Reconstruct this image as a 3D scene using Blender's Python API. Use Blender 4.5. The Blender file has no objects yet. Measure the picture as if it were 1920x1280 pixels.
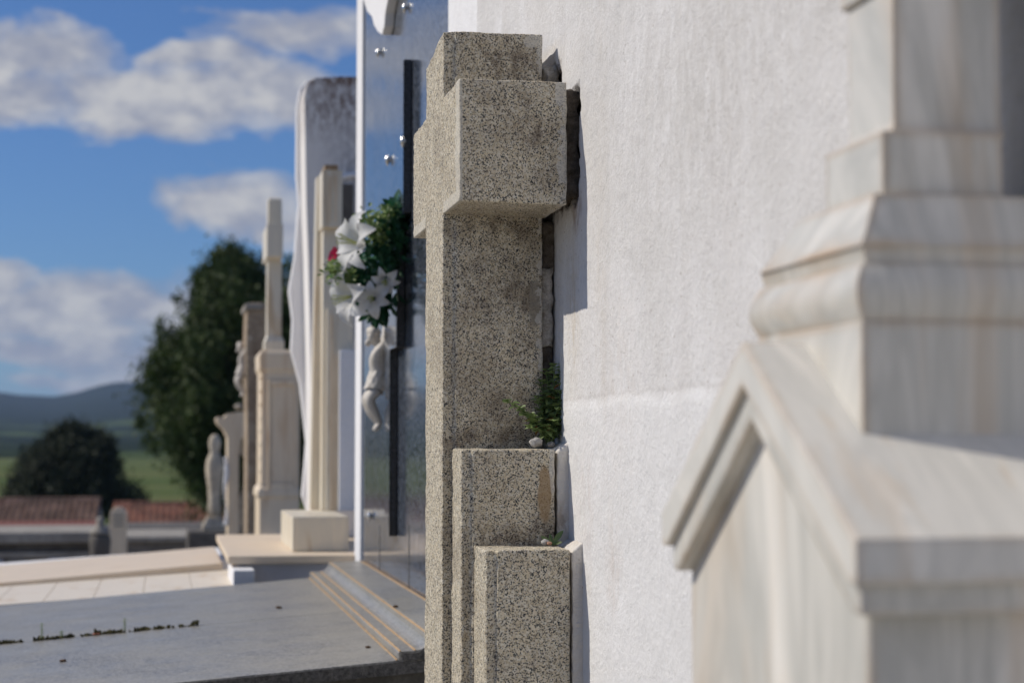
import bpy, bmesh, math, random
from mathutils import Vector, noise as mn, Matrix
R = math.radians
S = bpy.context.scene
C = S.collection
random.seed(7)

# ---------------------------------------------------------------- camera
F_PX = 3500.0                       # focal length in pixels of the 1920 px wide picture
PITCH, YAW = R(3.108), R(10.50)
cam_d = bpy.data.cameras.new('camera')
cam = bpy.data.objects.new('camera', cam_d); C.objects.link(cam); S.camera = cam
cam.location = (0, 0, 0)
cam.rotation_euler = (R(90) + PITCH, 0, -YAW)
cam_d.sensor_width = 36; cam_d.lens = F_PX / 1920 * 36
cam_d.clip_start = 0.05; cam_d.clip_end = 30000
cam_d.dof.use_dof = True
cam_d.dof.focus_distance = 2.44
cam_d.dof.aperture_fstop = 6.9
S.render.resolution_x, S.render.resolution_y = 1024, 682

# ---------------------------------------------------------------- exposure
S.view_settings.view_transform = 'Standard'; S.view_settings.look = 'None'
S.view_settings.exposure = 0.06; S.view_settings.gamma = 1; S.view_settings.use_curve_mapping = False

# ---------------------------------------------------------------- sun (light travels +X, a little -Y, down)
to_sun = Vector((-.147, .046, .131)).normalized()
SUN_EL = math.asin(to_sun.z)
SUN_ROT = math.atan2(to_sun.x, to_sun.y)          # from +Y, towards +X positive
sd = bpy.data.lights.new('sun', 'SUN'); sd.energy = 3.55; sd.angle = R(.53); sd.color = (1, .925, .81)
sun = bpy.data.objects.new('sun', sd); C.objects.link(sun)
sun.rotation_euler = to_sun.to_track_quat('Z', 'Y').to_euler()

# ---------------------------------------------------------------- world: sky texture with clouds by direction
W = bpy.data.worlds.new('World'); S.world = W; W.use_nodes = True
nt = W.node_tree; nt.nodes.clear()
def N(nt, t, **k):
    n = nt.nodes.new(t)
    for a, b in k.items():
        if a == 'i':
            for kk, v in b.items():
                if isinstance(v, bpy.types.NodeSocket): nt.links.new(v, n.inputs[kk])
                else: n.inputs[kk].default_value = v
        else: setattr(n, a, b)
    return n
def M2(nt, op, a, b=None, c=None, clamp=False):
    n = nt.nodes.new('ShaderNodeMath'); n.operation = op; n.use_clamp = clamp
    for i, v in enumerate((a, b, c)):
        if v is None: continue
        if isinstance(v, bpy.types.NodeSocket): nt.links.new(v, n.inputs[i])
        else: n.inputs[i].default_value = v
    return n.outputs[0]
def ramp(nt, fac, stops, interp='LINEAR'):
    n = nt.nodes.new('ShaderNodeValToRGB'); cr = n.color_ramp; cr.interpolation = interp
    while len(cr.elements) < len(stops): cr.elements.new(.5)
    for e, (p, c) in zip(cr.elements, stops):
        e.position = p; e.color = (c, c, c, 1) if isinstance(c, (int, float)) else (*c, 1)
    nt.links.new(fac, n.inputs[0]); return n.outputs[0]
def mix(nt, f, a, b, blend='MIX'):
    n = nt.nodes.new('ShaderNodeMix'); n.data_type = 'RGBA'; n.blend_type = blend
    for i, v in ((0, f), (6, a), (7, b)):
        if isinstance(v, bpy.types.NodeSocket): nt.links.new(v, n.inputs[i])
        elif i == 0: n.inputs[0].default_value = v
        else: n.inputs[i].default_value = (*v, 1) if len(v) == 3 else v
    return n.outputs[2]
def sky_world():
    sky = N(nt, 'ShaderNodeTexSky', sky_type='NISHITA', sun_disc=False, sun_elevation=SUN_EL, sun_rotation=SUN_ROT,
            altitude=400, air_density=1.0, dust_density=.25, ozone_density=2.2)
    tc = N(nt, 'ShaderNodeTexCoord')
    sx = N(nt, 'ShaderNodeSeparateXYZ', i={0: tc.outputs['Generated']})
    y = M2(nt, 'MAXIMUM', M2(nt, 'ABSOLUTE', sx.outputs[1]), .05)
    u = M2(nt, 'DIVIDE', sx.outputs[0], y); v = M2(nt, 'DIVIDE', sx.outputs[2], y)
    uv = N(nt, 'ShaderNodeCombineXYZ', i={0: u, 1: M2(nt, 'MULTIPLY', v, 1.6), 2: 0.3})
    n1 = N(nt, 'ShaderNodeTexNoise', i={'Vector': uv.outputs[0], 'Scale': 15, 'Detail': 7, 'Roughness': .55, 'Distortion': .3})
    n2 = N(nt, 'ShaderNodeTexNoise', i={'Vector': uv.outputs[0], 'Scale': 45, 'Detail': 5, 'Roughness': .5})
    n3 = N(nt, 'ShaderNodeTexNoise', i={'Vector': uv.outputs[0], 'Scale': 3.2, 'Detail': 4, 'Roughness': .5})
    nc = N(nt, 'ShaderNodeSeparateColor', i={0: n1.outputs['Color']})
    uu = M2(nt, 'ADD', u, M2(nt, 'MULTIPLY', M2(nt, 'SUBTRACT', nc.outputs[0], .5), .075))
    vv = M2(nt, 'ADD', v, M2(nt, 'MULTIPLY', M2(nt, 'SUBTRACT', nc.outputs[1], .5), .045))
    blobs = [(70, 120, 190, 75), (290, 195, 330, 72), (520, 165, 170, 75), (540, 40, 210, 62), (410, 380, 210, 72), (30, 200, 180, 65), (400, 110, 130, 40),
             (560, 420, 120, 50), (150, 580, 380, 85), (400, 570, 230, 85), (10, 520, 90, 45), (100, 655, 300, 44), (320, 680, 300, 44), (190, 720, 200, 24),
             (-260, 90, 260, 90), (-330, 420, 200, 80), (-250, 620, 260, 60), (700, 560, 240, 80), (900, 250, 260, 100), (-700, 250, 300, 120)]
    d = None
    for (px, py, rx, ry) in blobs:
        a = M2(nt, 'MULTIPLY', M2(nt, 'SUBTRACT', uu, (px - 310) / 3500), 3500 / rx)
        b = M2(nt, 'MULTIPLY', M2(nt, 'SUBTRACT', vv, (830 - py) / 3500), 3500 / ry)
        e = M2(nt, 'SUBTRACT', 1, M2(nt, 'ADD', M2(nt, 'MULTIPLY', a, a), M2(nt, 'MULTIPLY', b, b)))
        e = M2(nt, 'MAXIMUM', e, -.6)
        d = e if d is None else M2(nt, 'MAXIMUM', d, e)
    far = M2(nt, 'MULTIPLY', M2(nt, 'SUBTRACT', n3.outputs[0], .50), 2.0)
    # outside the view's patch of sky the clouds come from the broad noise alone
    side = ramp(nt, M2(nt, 'ADD', M2(nt, 'ABSOLUTE', u), M2(nt, 'MULTIPLY', sx.outputs[2], .6)), [(.28, 0), (.5, 1)])
    d = M2(nt, 'ADD', M2(nt, 'MULTIPLY', d, M2(nt, 'SUBTRACT', 1, side)), M2(nt, 'MULTIPLY', far, side))
    d = M2(nt, 'ADD', d, M2(nt, 'MULTIPLY', M2(nt, 'SUBTRACT', n1.outputs[0], .5), 1.7))
    d = M2(nt, 'ADD', d, M2(nt, 'MULTIPLY', M2(nt, 'SUBTRACT', n2.outputs[0], .5), .7))
    cov = ramp(nt, d, [(.0, 0), (.22, .32), (.5, .72), (.9, .95)], 'EASE')
    tone = ramp(nt, M2(nt, 'ADD', M2(nt, 'MULTIPLY', n2.outputs[0], .8), M2(nt, 'MULTIPLY', n1.outputs[0], .5)),
                [(.42, (3.7, 4.1, 5.6)), (.62, (5.5, 5.7, 6.6)), (.80, (8.6, 8.5, 8.5))])
    skyc = mix(nt, 1.0, sky.outputs[0], (.54, .82, 1.26), 'MULTIPLY')
    col = mix(nt, cov, skyc, tone)
    bg = N(nt, 'ShaderNodeBackground', i={0: col, 1: .064})
    out = N(nt, 'ShaderNodeOutputWorld', i={0: bg.outputs[0]})
sky_world()

# ---------------------------------------------------------------- pixel helpers: a pixel of the 1920x1280 picture -> a point
sa, ca, sp, cp = math.sin(YAW), math.cos(YAW), math.sin(PITCH), math.cos(PITCH)
FW = Vector((sa * cp, ca * cp, sp)); RT = Vector((ca, -sa, 0)); UP = Vector((-sa * sp, -ca * sp, cp))
def ray(px, py): return FW + RT * ((px - 960) / F_PX) - UP * ((py - 640) / F_PX)
def atY(px, py, Y): d = ray(px, py); return d * (Y / d.y)
def atX(px, py, X): d = ray(px, py); return d * (X / d.x)
def atZ(px, py, Z): d = ray(px, py); return d * (Z / d.z)

# ---------------------------------------------------------------- object helpers
def tag(o, label=None, cat=None, group=None, kind=None):
    if label: o['label'] = label
    if cat: o['category'] = cat
    if group: o['group'] = group
    if kind: o['kind'] = kind
    return o
def thing(name, label, cat, loc=(0, 0, 0), group=None):
    o = bpy.data.objects.new(name, None); C.objects.link(o); o.location = loc; o.empty_display_size = .05
    return tag(o, label, cat, group)
def link(name, me, mat, parent=None, smooth=False):
    o = bpy.data.objects.new(name, me); C.objects.link(o)
    if mat and not me.materials: me.materials.append(mat)
    if parent:
        o.parent = parent; p = parent; off = Vector((0, 0, 0))
        while p: off += p.location; p = p.parent
        o.location = -off
    if smooth:
        for p in me.polygons: p.use_smooth = True
        if smooth == 'auto': me.set_sharp_from_angle(angle=R(38))
    return o
class MB:
    def __init__(s): s.bm = bmesh.new()
    def box(s, x0, x1, y0, y1, z0, z1):
        v = [s.bm.verts.new(p) for p in ((x0,y0,z0),(x1,y0,z0),(x1,y1,z0),(x0,y1,z0),(x0,y0,z1),(x1,y0,z1),(x1,y1,z1),(x0,y1,z1))]
        for f in ((3,2,1,0),(4,5,6,7),(0,1,5,4),(1,2,6,5),(2,3,7,6),(3,0,4,7)): s.bm.faces.new([v[i] for i in f])
        return s
    def prism(s, pts, axis, a, b, shear=None):
        """pts: 2D polygon. axis 'x': pts=(y,z); 'y': pts=(x,z); 'z': pts=(x,y). extruded a..b"""
        def P(p, t):
            return {'x': (t, p[0], p[1]), 'y': (p[0], t, p[1]), 'z': (p[0], p[1], t)}[axis]
        A = [s.bm.verts.new(P(p, a)) for p in pts]; B = [s.bm.verts.new(P(p, b)) for p in pts]
        n = len(pts)
        s.bm.faces.new(A[::-1]); s.bm.faces.new(B)
        for i in range(n): s.bm.faces.new((A[i], A[(i+1) % n], B[(i+1) % n], B[i]))
        return s
    def frustum(s, r0, r1):
        """r=(x0,x1,y0,y1,z) rings stacked: list of rings"""
        return s.rings([r0, r1])
    def rings(s, rs):
        vs = [[s.bm.verts.new(p) for p in ((a,c,z),(b,c,z),(b,d,z),(a,d,z))] for (a,b,c,d,z) in rs]
        s.bm.faces.new(vs[0][::-1]); s.bm.faces.new(vs[-1])
        for l0, l1 in zip(vs, vs[1:]):
            for i in range(4): s.bm.faces.new((l0[i], l0[(i+1)%4], l1[(i+1)%4], l1[i]))
        return s
    def lathe(s, prof, c, n=16, sx=1, sy=1, axis='z'):
        rings = []
        for r, h in prof:
            ring = []
            for i in range(n):
                t = 2*math.pi*i/n; a, b = r*math.cos(t)*sx, r*math.sin(t)*sy
                p = {'z': (a, b, h), 'x': (h, a, b), 'y': (a, h, b)}[axis]
                ring.append(s.bm.verts.new((c[0]+p[0], c[1]+p[1], c[2]+p[2])))
            rings.append(ring)
        for l0, l1 in zip(rings, rings[1:]):
            for i in range(n): s.bm.faces.new((l0[i], l0[(i+1)%n], l1[(i+1)%n], l1[i]))
        s.bm.faces.new(rings[0][::-1]); s.bm.faces.new(rings[-1]); return s
    def tube(s, pts, r, n=6, r1=None):
        pts = [Vector(p) for p in pts]; rings = []
        for k, p in enumerate(pts):
            d = (pts[min(k+1, len(pts)-1)] - pts[max(k-1, 0)]).normalized()
            a = d.orthogonal().normalized(); b = d.cross(a)
            rr = r if r1 is None else r + (r1-r)*k/(len(pts)-1)
            rings.append([s.bm.verts.new(p + (a*math.cos(2*math.pi*i/n) + b*math.sin(2*math.pi*i/n))*rr) for i in range(n)])
        for l0, l1 in zip(rings, rings[1:]):
            for i in range(n): s.bm.faces.new((l0[i], l0[(i+1)%n], l1[(i+1)%n], l1[i]))
        s.bm.faces.new(rings[0][::-1]); s.bm.faces.new(rings[-1]); return s
    def blob(s, c, r, sub=3, amp=.15, fr=2.0, sc=(1, 1, 1), seed=0):
        g = bmesh.ops.create_icosphere(s.bm, subdivisions=sub, radius=1)
        for v in g['verts']:
            d = v.co.copy(); k = 1 + amp*mn.fractal(d*fr + Vector((seed, seed*.7, 0)), 1, 2, 3)
            v.co = Vector((c[0]+d.x*k*r*sc[0], c[1]+d.y*k*r*sc[1], c[2]+d.z*k*r*sc[2]))
        return s
    def leaf(s, p, d, nrm, L, w, fold=.25, curl=.2):
        d = d.normalized(); sd_ = d.cross(nrm).normalized(); n_ = sd_.cross(d)
        pr = [(0, .12), (.3, .8), (.6, 1), (.85, .6), (1, .02)]
        l, m, r = [], [], []
        for t, k in pr:
            q = p + d*(L*t) - n_*(curl*L*t*t)
            m.append(s.bm.verts.new(q)); e = n_*(fold*w*k)
            l.append(s.bm.verts.new(q - sd_*(w*k*.5) + e)); r.append(s.bm.verts.new(q + sd_*(w*k*.5) + e))
        for i in range(4):
            s.bm.faces.new((l[i], m[i], m[i+1], l[i+1])); s.bm.faces.new((m[i], r[i], r[i+1], m[i+1]))
        return s
    def bevel(s, w, seg=2):
        bmesh.ops.recalc_face_normals(s.bm, faces=s.bm.faces)
        es = [e for e in s.bm.edges if len(e.link_faces) == 2 and e.calc_face_angle(0) > R(28)]
        bmesh.ops.bevel(s.bm, geom=es, offset=w, segments=seg, affect='EDGES', profile=.6, clamp_overlap=True); return s
    def dice(s, size):
        for ax in range(3):
            cs = [v.co[ax] for v in s.bm.verts]; a, b = min(cs), max(cs)
            n = int((b-a)/size)
            for i in range(1, n+1):
                co = Vector((0, 0, 0)); co[ax] = a + (b-a)*i/(n+1); no = Vector((0, 0, 0)); no[ax] = 1
                bmesh.ops.bisect_plane(s.bm, geom=s.bm.verts[:]+s.bm.edges[:]+s.bm.faces[:], plane_co=co, plane_no=no)
        return s
    def rough(s, amp, fr, seed=0):
        s.bm.normal_update()
        mv = [(v, v.normal * (amp*mn.fractal(v.co*fr + Vector((seed, 0, seed)), 1, 2, 3))) for v in s.bm.verts]
        for v, d in mv: v.co += d
        return s
    def fix(s):
        bmesh.ops.recalc_face_normals(s.bm, faces=s.bm.faces); return s
    def build(s, name, mat, parent=None, smooth=False, recalc=True):
        if recalc: s.fix()
        me = bpy.data.meshes.new(name); s.bm.to_mesh(me); s.bm.free()
        return link(name, me, mat, parent, smooth)
def raw(name, V, Fc, mat, parent=None, smooth=False):
    me = bpy.data.meshes.new(name); me.from_pydata(V, [], Fc); me.update()
    return link(name, me, mat, parent, smooth)
_clouds = {}
def weathered(o, voxel, amp, size, seedname='grain'):
    """voxel remesh then small displacement: worn arrises and an uneven face"""
    r = o.modifiers.new('remesh', 'REMESH'); r.mode = 'VOXEL'; r.voxel_size = voxel; r.use_smooth_shade = True
    for k, (a, sz) in enumerate(((amp, size), (amp*.45, size*.28))):
        key = (seedname, round(sz, 5))
        if key not in _clouds:
            t = bpy.data.textures.new('wear', 'CLOUDS'); t.noise_scale = sz; t.noise_depth = 3; _clouds[key] = t
        m = o.modifiers.new('wear', 'DISPLACE'); m.texture = _clouds[key]; m.strength = a; m.mid_level = .5; m.texture_coords = 'LOCAL'
    return o

# ---------------------------------------------------------------- materials
def newmat(name):
    m = bpy.data.materials.new(name); m.use_nodes = True; t = m.node_tree; t.nodes.clear()
    b = t.nodes.new('ShaderNodeBsdfPrincipled'); o = t.nodes.new('ShaderNodeOutputMaterial'); t.links.new(b.outputs[0], o.inputs[0])
    tc = t.nodes.new('ShaderNodeTexCoord')
    geo = t.nodes.new('ShaderNodeNewGeometry')
    return m, t, b, geo.outputs['Position']
def setin(t, b, k, v):
    if isinstance(v, bpy.types.NodeSocket): t.links.new(v, b.inputs[k])
    elif isinstance(v, tuple) and len(v) == 3: b.inputs[k].default_value = (*v, 1)
    else: b.inputs[k].default_value = v
def noise(t, P, sc, det=3, rough=.5, out=0, stretch=None, dist=0):
    if stretch:
        mp = N(t, 'ShaderNodeMapping', i={0: P, 'Scale': stretch}); P = mp.outputs[0]
    return N(t, 'ShaderNodeTexNoise', i={'Vector': P, 'Scale': sc, 'Detail': det, 'Roughness': rough, 'Distortion': dist}).outputs[out]
def bump(t, b, h, st, dist):
    n = N(t, 'ShaderNodeBump', i={'Height': h, 'Strength': st, 'Distance': dist}); t.links.new(n.outputs[0], b.inputs['Normal'])
def gauss(t, P, c, r):
    """soft mask round a point of the surface (stains with a place of their own)"""
    s_ = N(t, 'ShaderNodeVectorMath', operation='SUBTRACT', i={0: P, 1: c})
    d_ = N(t, 'ShaderNodeVectorMath', operation='DIVIDE', i={0: s_.outputs[0], 1: r})
    l_ = N(t, 'ShaderNodeVectorMath', operation='LENGTH', i={0: d_.outputs[0]})
    return M2(t, 'SUBTRACT', 1, l_.outputs['Value'], clamp=True)

def mat_granite(name, tan, pale, dark, sc=330, dirt=.5, rough=.8):
    m, t, b, P = newmat(name)
    wob = N(t, 'ShaderNodeTexNoise', i={'Vector': P, 'Scale': sc*1.3, 'Detail': 2})
    off = N(t, 'ShaderNodeVectorMath', operation='MULTIPLY_ADD', i={0: wob.outputs['Color'], 1: (.0020,)*3, 2: P})
    v1 = N(t, 'ShaderNodeTexVoronoi', i={'Vector': off.outputs[0], 'Scale': sc, 'Randomness': 1})
    v2 = N(t, 'ShaderNodeTexVoronoi', i={'Vector': off.outputs[0], 'Scale': sc*.62, 'Randomness': 1})
    s1 = N(t, 'ShaderNodeSeparateColor', i={0: v1.outputs['Color']}); s2 = N(t, 'ShaderNodeSeparateColor', i={0: v2.outputs['Color']})
    basec = ramp(t, s2.outputs[0], [(0, pale), (.35, tan), (.7, tuple(k*.8 for k in tan)), (1, pale)])
    clus = noise(t, P, sc*.28, 3, .6)
    spk = ramp(t, M2(t, 'ADD', s1.outputs[1], M2(t, 'MULTIPLY', M2(t, 'SUBTRACT', clus, .5), .75)), [(0, 1), (.16, 1), (.22, .6), (.34, .45), (.38, 0), (1, 0)])
    col = mix(t, spk, basec, dark)
    big = noise(t, P, 9, 5, .6); col = mix(t, M2(t, 'MULTIPLY', ramp(t, big, [(.5, 0), (.72, 1)]), dirt), col, (.10, .068, .04))
    med = noise(t, P, 45, 4, .6); col = mix(t, M2(t, 'MULTIPLY', ramp(t, med, [(.35, 1), (.55, 0)]), .18), col, (.22, .17, .12))
    setin(t, b, 'Base Color', col); setin(t, b, 'Roughness', rough)
    bump(t, b, M2(t, 'ADD', M2(t, 'MULTIPLY', s1.outputs[2], .5), noise(t, P, 500, 3)), .35, .0008)
    return m, t, b, P, col

XS = .3627
def crossY(px): return atX(px, 830, XS).y
YN, YF = crossY(830.3), crossY(797)
YA0, YA1 = crossY(860.5), crossY(774)
XB = atY(1017, 500, YN).x
X1 = atY(848.5, 840, YN).x; Y1 = atX(866, 843, X1).y; XB1 = atY(1040, 850, Y1).x
ZT = atY(830, 58, YN).z; ZA1 = atY(860.5, 147, YA0).z; ZA0 = atY(860.5, 376, YA0).z
print('CROSS', YN, YF, YA0, YA1, XB, ZT, ZA1, ZA0, X1, Y1, XB1)
def onN(px, py, Y): return tuple(atY(px, py, Y))
# granite of the big cross, with brown damp stains where the photograph has them
m_cross, t_, b_, P_, col_ = mat_granite('speckled_granite', (.60, .515, .365), (.66, .62, .52), (.024, .029, .036), 700, .35)
st = None
for c, r in ((onN(1000, 240, YA0), (.028, .03, .026)), (onN(955, 190, YA0), (.05, .03, .018)), (onN(985, 130, YN), (.028, .03, .035)), (onN(930, 120, YN), (.05, .03, .03)), (onN(930, 540, YN), (.05, .03, .06)),
             (onN(930, 430, YN), (.08, .03, .025)), (onN(900, 820, YN), (.10, .03, .018)), (onN(1000, 600, YN), (.035, .03, .10)), (onN(960, 1010, Y1), (.09, .04, .02)), (onN(975, 770, YN), (.05, .03, .05)), (onN(1015, 1000, Y1), (.03, .03, .03))):
    g = gauss(t_, P_, c, r); st = g if st is None else M2(t_, 'ADD', st, g)
st = M2(t_, 'MULTIPLY', M2(t_, 'POWER', st, .6), ramp(t_, noise(t_, P_, 34, 8, .75, stretch=(1, 1, .6)), [(.44, 0), (.60, 1)]))
c2 = mix(t_, M2(t_, 'MULTIPLY', st, 1.4, clamp=True), col_, mix(t_, .62, col_, (.075, .048, .030)))
oc = gauss(t_, P_, onN(1022, 925, Y1), (.014, .05, .055))      # ochre mortar smear
c2 = mix(t_, ramp(t_, M2(t_, 'ADD', oc, M2(t_, 'MULTIPLY', noise(t_, P_, 60, 3), .4)), [(.45, 0), (.6, .8)]), c2, (.30, .20, .10))
gc = gauss(t_, P_, onN(1003, 570, YN), (.012, .05, .05))
c2 = mix(t_, ramp(t_, M2(t_, 'ADD', gc, M2(t_, 'MULTIPLY', noise(t_, P_, 50, 3), .4)), [(.5, 0), (.6, .7)]), c2, (.26, .23, .18))
lx = N(t_, 'ShaderNodeSeparateXYZ', i={0: P_})
lime = M2(t_, 'ADD', M2(t_, 'MULTIPLY', M2(t_, 'SUBTRACT', lx.outputs[0], XB-.008), 95), M2(t_, 'MULTIPLY', M2(t_, 'SUBTRACT', noise(t_, P_, 55, 4, .6), .5), 4.5))
lime = M2(t_, 'MULTIPLY', ramp(t_, lime, [(.35, 0), (.55, .8)]), M2(t_, 'GREATER_THAN', lx.outputs[2], Y1*0+.05))
lg = M2(t_, 'ADD', gauss(t_, P_, onN(1000, 78, YN), (.022, .04, .016)), gauss(t_, P_, onN(1052, 175, YA0), (.014, .04, .03)))
lg = M2(t_, 'ADD', lg, gauss(t_, P_, onN(1036, 880, Y1), (.007, .04, .06)))
lime = M2(t_, 'MAXIMUM', lime, ramp(t_, M2(t_, 'ADD', lg, M2(t_, 'MULTIPLY', noise(t_, P_, 70, 4), .5)), [(.62, 0), (.72, .85)]))
c2 = mix(t_, M2(t_, 'MULTIPLY', lime, .62), c2, (.62, .60, .55))
# drafted margin: the finely dressed pale border on the faces that look away from the wall
sx_ = N(t_, 'ShaderNodeSeparateXYZ', i={0: P_})
face = M2(t_, 'LESS_THAN', sx_.outputs[0], .3627+.004)
low = M2(t_, 'MULTIPLY', M2(t_, 'LESS_THAN', sx_.outputs[2], ZA0+.0155), M2(t_, 'GREATER_THAN', sx_.outputs[2], ZA0-.02))
out_ = M2(t_, 'GREATER_THAN', M2(t_, 'ABSOLUTE', M2(t_, 'SUBTRACT', sx_.outputs[1], (YN+YF)/2)), (YF-YN)/2)
edge_ = M2(t_, 'LESS_THAN', sx_.outputs[1], YA0+.033)
mg = M2(t_, 'MULTIPLY', face, M2(t_, 'MAXIMUM', M2(t_, 'MULTIPLY', low, out_), edge_))
c2 = mix(t_, M2(t_, 'MULTIPLY', mg, .55), c2, (.56, .53, .46))
setin(t_, b_, 'Base Color', c2)

def mat_plaster(name, base=(.80, .80, .80), streak=.12, speck=True, stains=(), bmp=.5, lowsplit=None):
    m, t, b, P = newmat(name)
    n1 = noise(t, P, 7, 6, .6); n2 = noise(t, P, 60, 4, .6)
    s1 = noise(t, P, 11, 5, .6, stretch=(1, 1, .12))
    col = mix(t, ramp(t, n1, [(.35, 0), (.7, .35)]), base, tuple(k*f for k, f in zip(base, (.86, .85, .84))))
    col = mix(t, M2(t, 'MULTIPLY', ramp(t, s1, [(.42, 0), (.7, 1)]), streak*3), col, tuple(k*f for k, f in zip(base, (.78, .755, .73))))
    col = mix(t, ramp(t, n2, [(.3, .25), (.5, 0)]), col, tuple(k*.8 for k in base))
    if speck:
        v = N(t, 'ShaderNodeTexVoronoi', i={'Vector': P, 'Scale': 70})
        d = M2(t, 'ADD', v.outputs['Distance'], M2(t, 'MULTIPLY', noise(t, P, 14, 3), -.12))
        col = mix(t, ramp(t, d, [(.015, .6), (.05, 0)]), col, (.25, .18, .13))
        v2 = N(t, 'ShaderNodeTexVoronoi', i={'Vector': P, 'Scale': 260})
        col = mix(t, ramp(t, v2.outputs['Distance'], [(.06, .28), (.2, 0)]), col, (.42, .40, .37))
    for c, r, cc, k in stains:
        g = M2(t, 'MULTIPLY', gauss(t, P, c, r), ramp(t, noise(t, P, 55, 6, .7, stretch=(1, 1, .5)), [(.38, 0), (.6, 1.4)]))
        col = mix(t, M2(t, 'MULTIPLY', g, k, clamp=True), col, cc)
    if lowsplit is not None:
        q = N(t, 'ShaderNodeSeparateXYZ', i={0: P})
        low = ramp(t, M2(t, 'ADD', M2(t, 'SUBTRACT', lowsplit, q.outputs[2]), M2(t, 'MULTIPLY', M2(t, 'SUBTRACT', noise(t, P, 12, 4), .5), .03)), [(0, 0), (.012, 1)])
        patch = ramp(t, noise(t, P, 3.5, 7, .62, dist=.6), [(.42, 0), (.5, .5), (.6, 1)])
        col = mix(t, M2(t, 'MULTIPLY', patch, .6), col, (.60, .585, .565))
        col = mix(t, ramp(t, noise(t, P, 110, 4, .7), [(.36, .35), (.48, 0)]), col, (.50, .48, .46))
        col = mix(t, M2(t, 'MULTIPLY', low, .5), col, (.80, .80, .80))
        rim = ramp(t, M2(t, 'ABSOLUTE', M2(t, 'ADD', M2(t, 'SUBTRACT', lowsplit+.001, q.outputs[2]), M2(t, 'MULTIPLY', M2(t, 'SUBTRACT', noise(t, P, 25, 4), .5), .012))), [(0, .22), (.0025, 0)])
        col = mix(t, rim, col, (.42, .39, .36))
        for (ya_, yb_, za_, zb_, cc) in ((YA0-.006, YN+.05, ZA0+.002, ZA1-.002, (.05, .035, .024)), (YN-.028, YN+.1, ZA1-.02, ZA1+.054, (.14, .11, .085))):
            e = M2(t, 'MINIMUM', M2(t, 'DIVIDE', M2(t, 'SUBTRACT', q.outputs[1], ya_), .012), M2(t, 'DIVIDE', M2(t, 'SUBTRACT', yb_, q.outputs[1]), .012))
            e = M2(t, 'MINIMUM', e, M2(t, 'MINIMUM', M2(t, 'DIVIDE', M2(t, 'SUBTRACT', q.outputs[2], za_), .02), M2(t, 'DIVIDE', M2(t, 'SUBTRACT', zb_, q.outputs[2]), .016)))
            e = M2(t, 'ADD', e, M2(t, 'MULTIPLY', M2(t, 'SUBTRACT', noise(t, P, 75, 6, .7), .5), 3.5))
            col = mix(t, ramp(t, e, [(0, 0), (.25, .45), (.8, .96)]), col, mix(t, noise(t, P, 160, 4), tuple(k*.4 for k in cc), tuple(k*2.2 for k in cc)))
    setin(t, b, 'Base Color', col); setin(t, b, 'Roughness', .92); setin(t, b, 'Specular IOR Level', .2)
    h = M2(t, 'ADD', noise(t, P, 150, 6, .72), M2(t, 'MULTIPLY', noise(t, P, 30, 3), 1.3))
    if lowsplit is not None:
        sx = N(t, 'ShaderNodeSeparateXYZ', i={0: P})
        k = ramp(t, M2(t, 'SUBTRACT', lowsplit, sx.outputs[2]), [(0, .85), (.03, 1)])
        h = M2(t, 'MULTIPLY', h, k)
    bump(t, b, h, bmp, .004)
    return m
brown, rust, grey = (.07, .045, .028), (.34, .20, .12), (.40, .37, .33)
m_wall = mat_plaster('white_limewash', (.735, .725, .72), .13, True, bmp=.75, lowsplit=.056, stains=(
    ((.51, 2.335, .30), (.05, .035, .04), (.22, .12, .07), 1.2), 
    ((.51, 2.20, .30), (.05, .05, .5), (.62, .58, .53), .6), ((.51, 2.28, -.1), (.05, .08, .14), rust, .4), ((.51, 2.13, -.14), (.05, .05, .07), (.42, .27, .17), .7),
    ((.51, 1.75, .36), (.05, .5, .2), grey, .35), ((.51, 2.36, .18), (.05, .05, .14), (.6, .55, .48), 1.0), ((.51, 2.10, .0), (.05, .12, .22), (.62, .54, .47), .35)))
m_white = mat_plaster('white_paint', (.82, .82, .83), .1, False)
m_oldwhite = mat_plaster('stained_white_plaster', (.80, .78, .76), .12, False, stains=(
    ((.57, 6.2, 1.255), (.3, .5, .075), (.15, .08, .045), 3.0), ((.58, 6.2, 1.13), (.3, .5, .16), (.26, .20, .18), .8), ((.60, 6.2, .90), (.12, .5, .2), (.42, .40, .40), .8)))
m_fill = mat_plaster('chipped_plaster', (.80, .76, .70), .3, True, stains=((onN(1085, 1150, 2.2), (.03, .1, .10), rust, 1.0), (onN(1075, 1090, 2.2), (.02, .1, .06), (.4, .30, .2), 1.0), (onN(1060, 980, Y1), (.02, .1, .04), (.5, .42, .34), 1.0)), bmp=1.0)

def mat_rough(name, col, col2, sc=60, rough=.9, bmp=.6, bd=.003):
    m, t, b, P = newmat(name)
    c = mix(t, ramp(t, noise(t, P, sc, 6, .65), [(.32, 0), (.66, 1)]), col, col2)
    c = mix(t, ramp(t, noise(t, P, sc*6, 3, .6), [(.35, .35), (.55, 0)]), c, tuple(k*.5 for k in col))
    setin(t, b, 'Base Color', c); setin(t, b, 'Roughness', rough); bump(t, b, noise(t, P, sc*2.5, 5, .65), bmp, bd); return m
m_mortar = mat_rough('dark_crumbling_mortar', (.045, .035, .025), (.17, .14, .11), 90, bmp=1)
m_mortar2 = mat_rough('pale_loose_mortar', (.25, .22, .18), (.62, .58, .52), 90, bmp=1)
m_pebble = mat_rough('grey_pebble', (.30, .29, .28), (.52, .50, .48), 160)
m_pebble2 = mat_rough('orange_pebble', (.42, .22, .14), (.55, .36, .26), 160)
m_conc = mat_rough('weathered_concrete', (.26, .235, .20), (.40, .37, .32), 3)
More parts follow.
